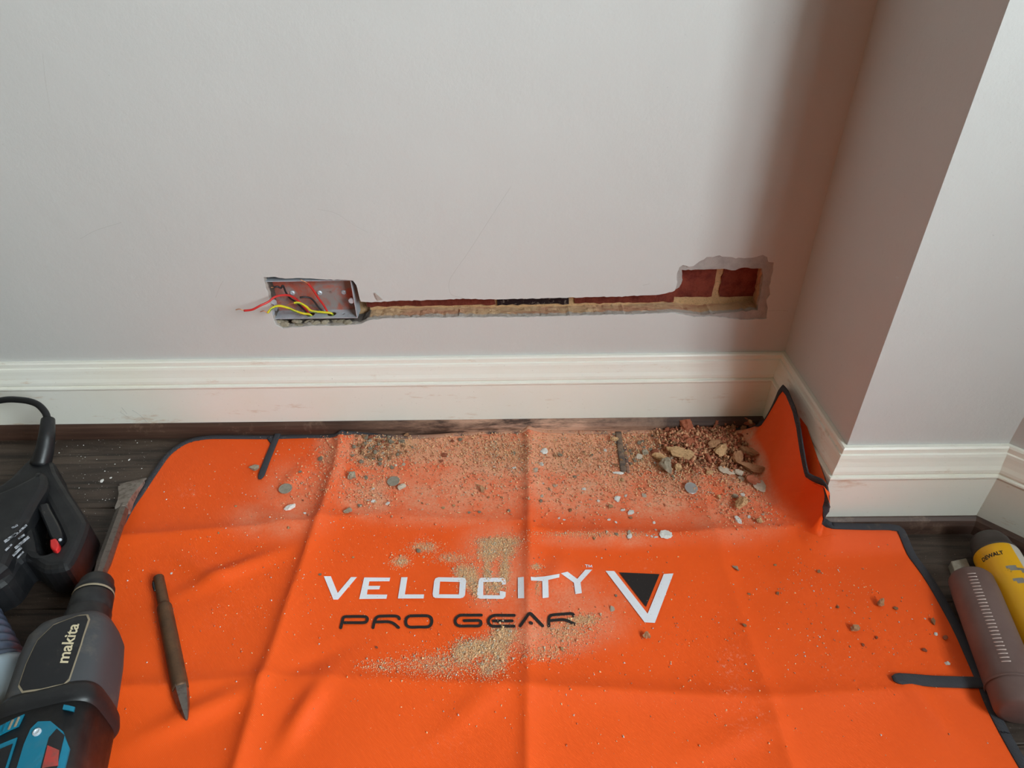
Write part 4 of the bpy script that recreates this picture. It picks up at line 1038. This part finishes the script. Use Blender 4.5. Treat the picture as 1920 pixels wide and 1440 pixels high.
big = [
 ((1270,792),(1302,796),26,.030,'b','large flat-topped brick wedge leaning on the dark bead', .0, (.5, -.1)),
 ((1306,789),(1336,790),8,.010,'s','narrow sandy mortar strip behind the heap right of the brick wedge', 0, (0, 0)),
 ((1338,796),(1350,780),13,.024,'b','pointed brick piece standing against the bead in the middle of the heap', 0, (.2, .1)),
 ((1352,795),(1366,798),9,.012,'b','small brick piece just right of the pointed brick', 0, (0, 0)),
 ((1368,793),(1382,785),12,.020,'b','rounded brick piece between the pointed brick and the cream-ended slab', 0, (.2, 0)),
 ((1384,786),(1411,796),11,.016,'b','long brick slab nearest the inner corner of the skirting', .002, (.1, .1)),
 ((1402,786),(1411,793),7,.006,'c','cream flake on the end of the corner brick slab', .017, (.2, .2)),
 ((1277,816),(1292,820),10,.012,'b','brick piece below the large brick wedge', .002, (0, .1)),
 ((1285,833),(1301,826),13,.014,'b','triangular brick shard above the long sandy mortar strip', .002, (.2, .1)),
 ((1312,835),(1321,829),11,.013,'b','dark brick lump above the right end of the long mortar strip', .002, (0, .2)),
 ((1326,843),(1355,825),18,.018,'m','brown mortar lump in the centre of the heap behind the bright lump', .004, (.1, .1)),
 ((1339,858),(1363,833),20,.020,'s','bright sandy mortar lump in the centre of the heap', .004, (.2, 0)),
 ((1246,842),(1318,861),19,.016,'s','longest sandy mortar strip at the left of the heap', .002, (.05, .05)),
 ((1222,849),(1251,862),12,.013,'s','short sandy mortar piece left of the longest strip', .001, (0, .1)),
 ((1236,876),(1263,873),27,.024,'g','dark grey rough stone below the sandy mortar strips', 0, (.1, 0)),
 ((1263,877),(1279,877),15,.012,'s','round sandy lump touching the dark grey stone', 0, (0, 0)),
 ((1325,851),(1333,869),12,.014,'b','upright red brick shard right of the longest mortar strip', .003, (.2, 0)),
 ((1381,842),(1385,868),18,.016,'m','stubby brown mortar piece standing above the long plank-like mortar', .008, (0, .2)),
 ((1372,868),(1440,882),16,.014,'m','long plank-like brown mortar slab at the right of the heap', .006, (.1, .05)),
 ((1388,838),(1424,856),12,.012,'m','slim brown mortar piece at the back right of the heap', .006, (.1, 0)),
 ((1395,848),(1411,857),8,.010,'m','small brown mortar piece under the slim one at back right', .004, (0, .1)),
 ((1426,862),(1441,854),15,.016,'m','knobbly tan lump at the far right edge of the heap', .002, (0, .1)),
 ((1346,877),(1381,888),15,.007,'p','pale triangular plaster slab in front of the bright mortar lump', .001, (.1, .05)),
 ((1377,882),(1398,891),9,.007,'p','small pale plaster slab under the plank-like mortar', .003, (.1, 0)),
 ((1412,907),(1450,917),22,.007,'p','largest pale plaster flake at the front right of the heap', .001, (.08, 0)),
 ((1399,894),(1425,907),17,.010,'b','oval brick piece lying on the largest plaster flake', .007, (.1, .1)),
 ((1383,895),(1398,900),8,.004,'p','thin pale chip left of the oval brick piece', .001, (0, 0)),
 ((1350,872),(1361,867),8,.009,'m','small oval mortar pebble between bright lump and plaster slab', .004, (0, .1)),
 ((1327,890),(1338,881),12,.010,'s','sandy lump at the front of the heap left of the plaster slab', 0, (0, 0)),
 ((1376,952),(1400,937),17,.020,'s','lone sandy mortar lump in front of the heap', 0, (.1, 0)),
 ((1370,926),(1385,932),8,.009,'g','grey lump just behind the lone sandy mortar lump', 0, (0, 0)),
 ((1388,925),(1399,931),6,.004,'w','white chip touching the back of the lone sandy lump', 0, (.1, 0)),
 ((1343,931),(1353,931),9,.009,'c','cream pebble left of the lone sandy mortar lump', 0, (0, 0)),
 ((1378,968),(1391,982),9,.004,'w','white shard in front of the lone sandy mortar lump', 0, (.1, .1)),
 ((1418,975),(1431,976),10,.010,'s','sandy pebble right of the white shard near the lifted corner', 0, (0, 0)),
 ((1236,1003),(1261,1000),17,.004,'w','large white plaster flake on the crease below the metal disc', 0, (.05, 0)),
 ((466,880),(490,875),14,.008,'g','flat grey mortar flake beside the left bound slit', 0, (.05, 0)),
 ((532,955),(555,947),8,.007,'w','white splinter below the left dusty disc', 0, (.2, 0)),
 ((643,959),(662,955),9,.008,'g','oblong grey pebble at the foot of the left fold', 0, (0, 0)),
 ((746,917),(764,909),11,.007,'p','pale plaster piece touching the middle dusty disc', 0, (.1, 0)),
 ((652,896),(668,888),15,.014,'g','dark grey clump at the right side of the left fold', 0, (.1, 0)),
 ((1142,825),(1160,820),9,.010,'c','cream mortar piece on the dusty bound slit', .003, (.1, 0)),
 ((1148,886),(1172,888),5,.003,'w','curved white chip at the end of the dusty bound slit', .001, (.1, 0)),
 ((1013,846),(1027,845),12,.005,'w','white plaster chip right of the centre fold near the back', 0, (.1, 0)),
 ((1152,937),(1166,934),12,.004,'w','square white chip in the open area right of the centre fold', 0, (.05, 0)),
 ((1204,1191),(1222,1190),10,.010,'m','tan pebble below the printed emblem', 0, (0, 0)),
 ((1642,1126),(1659,1132),14,.012,'m','largest brown lump near the right edge of the sheet', 0, (.1, 0)),
 ((1594,1177),(1612,1177),10,.009,'m','brown crumbly lump left of the largest lump at the sheet right', 0, (0, 0)),
 ((1374,1059),(1386,1071),7,.007,'g','grey splinter just right of the right-hand fold', 0, (0, 0)),
 ((1202,845),(1216,849),10,.011,'g','grey brown lump right of the dusty bound slit', 0, (0, 0)),
 ((1192,857),(1205,855),8,.008,'p','pale lump beside the grey brown lump right of the dusty slit', 0, (.1, 0)),
 ((898,920),(909,915),10,.010,'m','brown cube-shaped crumb alone left of the centre fold', 0, (0, 0)),
]
for p0_, p1_, w_, h_, k_, lb, ba, ti in big: chunk(p0_, p1_, w_, h_, k_, lb, GB if p0_[0] > 1215 and p0_[1] < 930 else None, ba, ti, flat=k_ in 'wp')
# smaller separate crumbs seen one by one (photo point, size in photo pixels, kind)
small = [(601,862,11,'g'),(563,886,7,'g'),(675,949,8,'g'),(690,939,7,'w'),(700,941,8,'w'),(687,897,9,'g'),(695,822,13,'b'),(705,846,10,'b'),(679,842,11,'b'),(834,855,11,'b'),(827,866,9,'b'),(848,828,10,'b'),(863,826,9,'g'),
 (964,851,8,'g'),(964,878,10,'w'),(927,877,7,'w'),(727,945,10,'w'),(831,953,7,'c'),(896,910,5,'c'),(1015,871,9,'w'),(1004,882,11,'p'),(1166,902,10,'s'),(1094,917,9,'w'),(1040,911,9,'p'),(1122,940,7,'w'),(1144,952,11,'s'),(1173,930,8,'w'),
 (1208,930,10,'p'),(1183,962,12,'w'),(1168,957,8,'w'),(1180,999,9,'p'),(1180,1006,14,'w'),(1069,958,6,'m'),(1014,941,7,'g'),(1016,931,7,'p'),(1228,869,7,'w'),(1135,845,8,'w'),(1679,1142,9,'m'),(1750,1167,11,'m'),(1755,1189,8,'w'),(1772,1197,10,'b'),
 (1733,1220,8,'b'),(1775,1244,9,'w'),(1535,1073,8,'m'),(1570,1139,8,'m'),(785,1035,11,'g'),(1148,1143,11,'p'),(1053,1217,7,'s'),(1155,1118,6,'g'),(663,1046,6,'c'),(600,1078,6,'g'),(706,1215,6,'b'),(1404,970,7,'w'),(1430,965,6,'p'),(1370,915,6,'m'),(1457,960,6,'p'),
 (1453,1060,6,'c'),(1404,1115,6,'m'),(1457,1113,6,'m'),(1396,1173,8,'m'),(1618,1210,6,'b'),(1643,1196,6,'b'),(322,1075,6,'w'),(541,990,5,'s'),(572,963,6,'w'),(442,950,5,'c'),(410,1000,5,'c'),(568,939,5,'b'),(1114,1010,8,'c'),(1156,1003,7,'g'),(1048,972,5,'w'),(1058,975,5,'w'),
 (1142,975,6,'w'),(1155,980,6,'w'),(1183,972,6,'m'),(1226,981,6,'w'),(1230,994,5,'p'),(851,949,6,'c'),(880,962,5,'g'),(899,961,6,'g'),(954,959,6,'g'),(941,933,5,'m'),(916,933,5,'m'),(792,944,5,'m'),(757,871,8,'p'),(735,878,9,'g'),(742,873,6,'w'),(700,917,7,'w'),(1078,895,7,'g'),(1030,918,5,'g'),
 (1050,855,10,'g'),(1040,855,8,'m'),(1095,848,7,'m'),(1110,855,7,'g'),(1019,907,5,'w'),(1086,866,7,'c'),(1199,917,6,'m'),(1280,882,6,'m'),(1310,873,8,'m'),(1318,877,6,'g'),(1298,895,5,'m'),(1262,895,7,'g'),(1265,889,6,'m'),(1213,1004,6,'w'),(1222,1006,6,'w'),(1230,1008,7,'w')]
protos = {}
WORD = {'b': 'red brick crumb', 's': 'sandy mortar crumb', 'm': 'brown mortar crumb', 'g': 'grey mortar crumb', 'w': 'white plaster fragment', 'p': 'pale plaster fragment', 'c': 'cream mortar crumb'}
def proto(kind, i):
    if (kind, i) not in protos:
        V, F = rock_verts(900 + 17 * i + ord(kind), (1, .74, .30 if kind in 'wp' else .62), 1 if i else 2, 4, .1)
        me = bpy.data.meshes.new(WORD[kind].replace(' ', '_')); me.from_pydata([tuple(v) for v in V], [], F); me.materials.append(MT[KM[kind]])
        protos[(kind, i)] = me
    return protos[(kind, i)]
def crumb(u, v, spx, kind, label, group, extra=0.):
    me = proto(kind, random.randrange(5))
    p = hit1(u, v); s = spx / 1230 / 2 * random.uniform(.95, 1.15) * (1.15 if v < 1000 else .95)
    o = bpy.data.objects.new(WORD[kind].split()[-2] + '_' + WORD[kind].split()[-1], me); COL.objects.link(o)
    o.location = (p[0], p[1], p[2] + s * .45 * (.55 if kind in 'wp' else 1) + extra)
    o.scale = (s, s, s); o.rotation_euler = (random.uniform(-.25, .25), random.uniform(-.25, .25), random.uniform(0, 6.28))
    tag(o, label, CATK[kind], group); return o
ANCH = [('the centre fold', 990, 940), ('the square white chip', 1159, 935), ('the white flake on the crease', 1248, 1002), ('the shiny metal disc', 1295, 918), ('the dusty slit', 1168, 850), ('the lone sandy lump', 1388, 945),
        ('the left dusty disc', 536, 919), ('the middle dusty disc', 738, 905), ('the big brown lump', 1650, 1130), ('the printed emblem', 1200, 1120), ('the white lettering', 800, 1090), ('the left bound slit', 505, 860),
        ('the right bound slit', 1740, 1260), ('the pointed chisel', 318, 1180), ('the dark grey clump', 660, 892), ('the left fold crossing', 600, 985), ('the dark grey stone', 1250, 875), ('the black lettering', 900, 1165)]
seen_lab = {}
for u, v, s, k in small:
    an, au, av = min(ANCH, key=lambda a: math.hypot(a[1]-u, 1.3*(a[2]-v)))
    dx, dy = u - au, 1.3 * (v - av); dd = math.hypot(dx, dy)
    rel = ('right of' if dx > 0 else 'left of') if abs(dx) > abs(dy) else ('in front of' if dy > 0 else 'behind')
    size = 'tiny' if s <= 6 else ('small' if s <= 8 else 'pea-sized')
    near = 'close' if dd < 35 else ('a little' if dd < 70 else 'well')
    lab = '%s %s %s %s %s' % (size, WORD[k], near, rel, an)
    crumb(u, v, s, k, lab, 'loose crumbs on the orange sheet')
# crumbs packed in the two heaps
def scatter(n, cx, cy, sx, sy, kinds, smin, smax, label, group, clip=None):
    for _ in range(n):
        for _t in range(20):
            u, v = random.gauss(cx, sx), random.gauss(cy, sy)
            if clip is None or (clip[0] < u < clip[2] and clip[1] < v < clip[3]): break
        k = random.choice(kinds); crumb(u, v, random.uniform(smin, smax), k, label % WORD[k], group, random.uniform(0, .003))
scatter(150, 1355, 822, 62, 22, 'bbbmmms', 7, 15, '%s packed in the rubble heap by the pier', 'crumbs packed in the heap by the pier', (1210, 800, 1436, 880))
scatter(40, 1200, 842, 36, 18, 'gggmsp', 5, 9, '%s in the grey spill left of the heap', 'crumbs in the grey spill left of the heap', (1150, 815, 1260, 880))
scatter(70, 705, 840, 34, 20, 'gggmmbp', 5, 10, '%s in the small heap right of the left fold', 'crumbs in the small heap right of the left fold', (655, 818, 800, 885))
# knocked-out metal discs
def disc(u, v, rpx, mat, label, tilt=(0, 0)):
    p = hit1(u, v); px_m = 1240; r_ = .0104 * rpx / 12.5
    V, F = lathe([(-.0008, r_*.96), (-.0006, r_), (.0006, r_), (.0008, r_*.97), (.0007, r_*.86), (.0005, r_*.84), (.0005, .0001)], (0, 0, 0), (0, 0, 1), 32, upish=(0, 1, 0))
    o = obj('metal_disc', V, F, mat); o.location = (p[0], p[1], p[2] + .0035); o.rotation_euler = (*tilt, 0); tag(o, label, 'disc', 'knocked-out metal discs'); return o
disc(1295.5, 918, 12.5, 'disc_metal', 'shiny round metal disc in front of the rubble heap', (.22, .12))
disc(536, 919, 12.5, 'disc_dusty', 'dusty grey metal disc left of the left fold', (.05, .05))
disc(738, 905, 12, 'disc_dusty', 'dusty grey metal disc right of the left fold', (.08, -.05))
disc(664, 896, 5, 'disc_dusty', 'tiny dusty grey disc beside the dark grey clump', (.3, .1)) if False else None

# ---- fine grit and sand, nobody could count it
def grit(name, n, G, smin, smax, mats, label, cat, seed, thick=0., spread=1.):
    r = np.random.default_rng(seed); wts = np.array([g[4]*g[2]*g[3] for g in G], float); wts /= wts.sum()
    idx = r.choice(len(G), n, p=wts); G_ = np.array(G, float)[idx]
    uv = np.stack([G_[:, 0] + r.normal(0, 1, n)*G_[:, 2]*spread, G_[:, 1] + r.normal(0, 1, n)*G_[:, 3]*spread], 1)
    uv = uv[(uv[:, 1] > 806)]
    P = hit(uv); ok = inside_np(P[:, :2], LP); P = P[ok]; n = len(P)
    s = smin + (smax - smin) * r.random(n) ** 3
    tet = np.array([(1, 0, 0), (-.6, .8, 0), (-.6, -.8, 0), (0, 0, .9), (0, 0, -.5)]); tf = np.array([(0, 1, 3), (1, 2, 3), (2, 0, 3), (1, 0, 4), (2, 1, 4), (0, 2, 4)])
    a = r.random(n) * 6.28; ca, sa = np.cos(a), np.sin(a); jit = 1 + r.normal(0, .25, (n, 5, 3))
    T = tet[None] * jit
    X = T[..., 0]*ca[:, None] - T[..., 1]*sa[:, None]; Y = T[..., 0]*sa[:, None] + T[..., 1]*ca[:, None]
    V = np.stack([X, Y, T[..., 2]], -1) * s[:, None, None]; V += P[:, None, :]; V[..., 2] += (s*.35 + thick*r.random(n))[:, None]
    V = V.reshape(-1, 3); F = (tf[None] + 5*np.arange(n)[:, None, None]).reshape(-1, 3)
    mi = np.repeat(r.integers(0, len(mats), n), 6)
    me = bpy.data.meshes.new(name); me.vertices.add(len(V)); me.vertices.foreach_set('co', V.ravel())
    me.loops.add(len(F)*3); me.loops.foreach_set('vertex_index', F.ravel().astype(np.int32)); me.polygons.add(len(F))
    me.polygons.foreach_set('loop_start', np.arange(0, len(F)*3, 3, dtype=np.int32)); me.polygons.foreach_set('loop_total', np.full(len(F), 3, np.int32))
    for k in mats: me.materials.append(MT[k])
    me.polygons.foreach_set('material_index', mi.astype(np.int32)); me.update(); me.validate()
    o = bpy.data.objects.new(name, me); COL.objects.link(o); o['kind'] = 'stuff'; tag(o, label, cat); return o
BACK = [(820, 838, 100, 22, 1.0), (710, 842, 34, 24, 2.2), (930, 850, 40, 26, 1.3), (1090, 845, 70, 26, 1.1), (1230, 832, 70, 30, 1.5), (1350, 832, 55, 32, 2.2), (1400, 870, 30, 26, 1.6), (1290, 880, 60, 26, .8), (880, 915, 70, 30, .3), (690, 925, 26, 20, .9), (1100, 905, 70, 35, .45), (1240, 905, 45, 20, .7), (1400, 945, 50, 22, .6), (610, 850, 10, 26, .8), (585, 905, 34, 26, .4)]
grit('brick_grit', 34000, BACK, .0004, .0022, ['grain_brick', 'grain_tan', 'grain_sand', 'grain_grey', 'grain_tan'], 'coarse brick and mortar grit along the back of the sheet', 'grit', 21, .002)
HEAP = [(1340, 830, 48, 18, 1.0), (1390, 858, 26, 16, .8), (1310, 850, 30, 18, .6), (1280, 822, 30, 12, .7)]
grit('heap_debris', 9000, HEAP, .0008, .0046, ['brick', 'grain_brick', 'grain_tan', 'mortar_brown'], 'broken brick and mortar debris filling the rubble heap by the pier', 'debris', 27, .009, .8)
grit('brick_dust', 38000, BACK, .0003, .0009, ['grain_tan', 'grain_sand', 'grain_brick'], 'fine pinkish dust grains along the back of the sheet', 'dust', 22, .0006, 1.25)
LOW = [g for g in SAND if g[1] > 900]
grit('sand', 34000, LOW, .0003, .0011, ['grain_sand', 'grain_sand', 'grain_tan', 'grain_grey', 'grain_sand'], 'pale sand spilled across the printed lettering', 'sand', 23, .0006, .85)
grit('sand_grit', 1100, LOW, .0009, .0026, ['grain_grey', 'grain_sand', 'grain_tan'], 'coarser sandy grit in the spilled sand', 'grit', 24, .0004, .8)
WIDE = [(980, 900, 260, 50, 1.0), (620, 950, 200, 60, .5), (1000, 1150, 300, 120, .6), (1550, 1130, 90, 60, .8), (1650, 1210, 90, 50, .6), (1430, 960, 60, 25, 1.2), (430, 1050, 140, 110, .5), (1300, 1250, 200, 120, .3), (1480, 1070, 60, 30, .8)]
grit('scattered_grit', 5200, WIDE, .0003, .0016, ['grain_brick', 'grain_sand', 'plaster_white', 'grain_brick', 'grain_tan'], 'thinly scattered grit all over the orange sheet', 'grit', 25)
# specks of plaster and grit on the wooden floor at the left
V = []; F = []; r = random.Random(5)
for k in range(260):
    u, v = r.uniform(60, 290), r.uniform(822, 1060)
    if u > 330 - (v - 822) * .62: continue
    p = onZ(u, v, 0); s = .0004 + .0011 * r.random() ** 3
    q = len(V); V += [p + np.array(t) * s + np.array([0, 0, s*.4]) for t in ((1, 0, 0), (-.6, .8, 0), (-.6, -.8, 0), (0, 0, .9), (0, 0, -.5))]
    F += [(q, q+1, q+3), (q+1, q+2, q+3), (q+2, q, q+3), (q+1, q, q+4), (q+2, q+1, q+4), (q, q+2, q+4)]
o = obj('plaster_specks', V, F, 'plaster_white'); o['kind'] = 'stuff'; tag(o, 'pale plaster specks on the dark wooden floor at left', 'specks')
for u, v, s, lb in ((191, 903, 9, 'larger white plaster flake on the dark floor left of the sheet'), (208, 897, 6, 'smaller white flake on the dark floor left of the sheet'), (243, 863, 5, 'white dot of plaster on the dark floor near the sheet corner')):
    p = onZ(u, v, 0); V, F = rock_verts(u, (s/1150/2*.8, s/1150/2*1.2, .0012), 1, 3); o = obj('plaster_chip', V + np.array([p[0], p[1], .0012]), F, 'plaster_white'); tag(o, lb, 'plaster chip')

# hairline cracks, pencil marks and scuffs on the painted surfaces
NT('scuff_grey', lin((158, 153, 149)), .9, spec=.1)
for k, (pl, pts) in enumerate([
    ('w', [(868, 558, 0), (846, 552, 0), (842, 530, 0), (852, 510, 0), (880, 470, 0), (925, 400, 0), (958, 350, 0)]), ('w', [(80, 100, 0), (85, 150, 0), (94, 206, 0)]), ('w', [(150, 448, 0), (180, 432, 0), (228, 417, 0)]),
    ('w', [(596, 392, 0), (630, 400, 0), (660, 420, 0), (690, 436, 0)]), ('w', [(404, 558, 0), (412, 538, 0), (419, 526, 0)]), ('w', [(1205, 535, 0), (1218, 532, 0)]), ('w', [(1440, 583, 0), (1460, 582, 0), (1478, 583, 0)]),
    ('s', [(228, 764, 0), (238, 776, 0)]), ('s', [(225, 772, 0), (242, 784, 0)]), ('s', [(248, 769, 0), (262, 778, 0), (275, 791, 0)])]):
    P_ = catmull([onY(u, v, -.0000 if pl == 'w' else -.0190) for u, v, _ in pts], 5)
    V, F = tube(P_, .00014 if pl == 'w' else .00024, 5)
    o = obj('hairline_mark', V, F, 'scuff_grey', wall_back if pl == 'w' else bpy.data.objects['baseboard_back'])
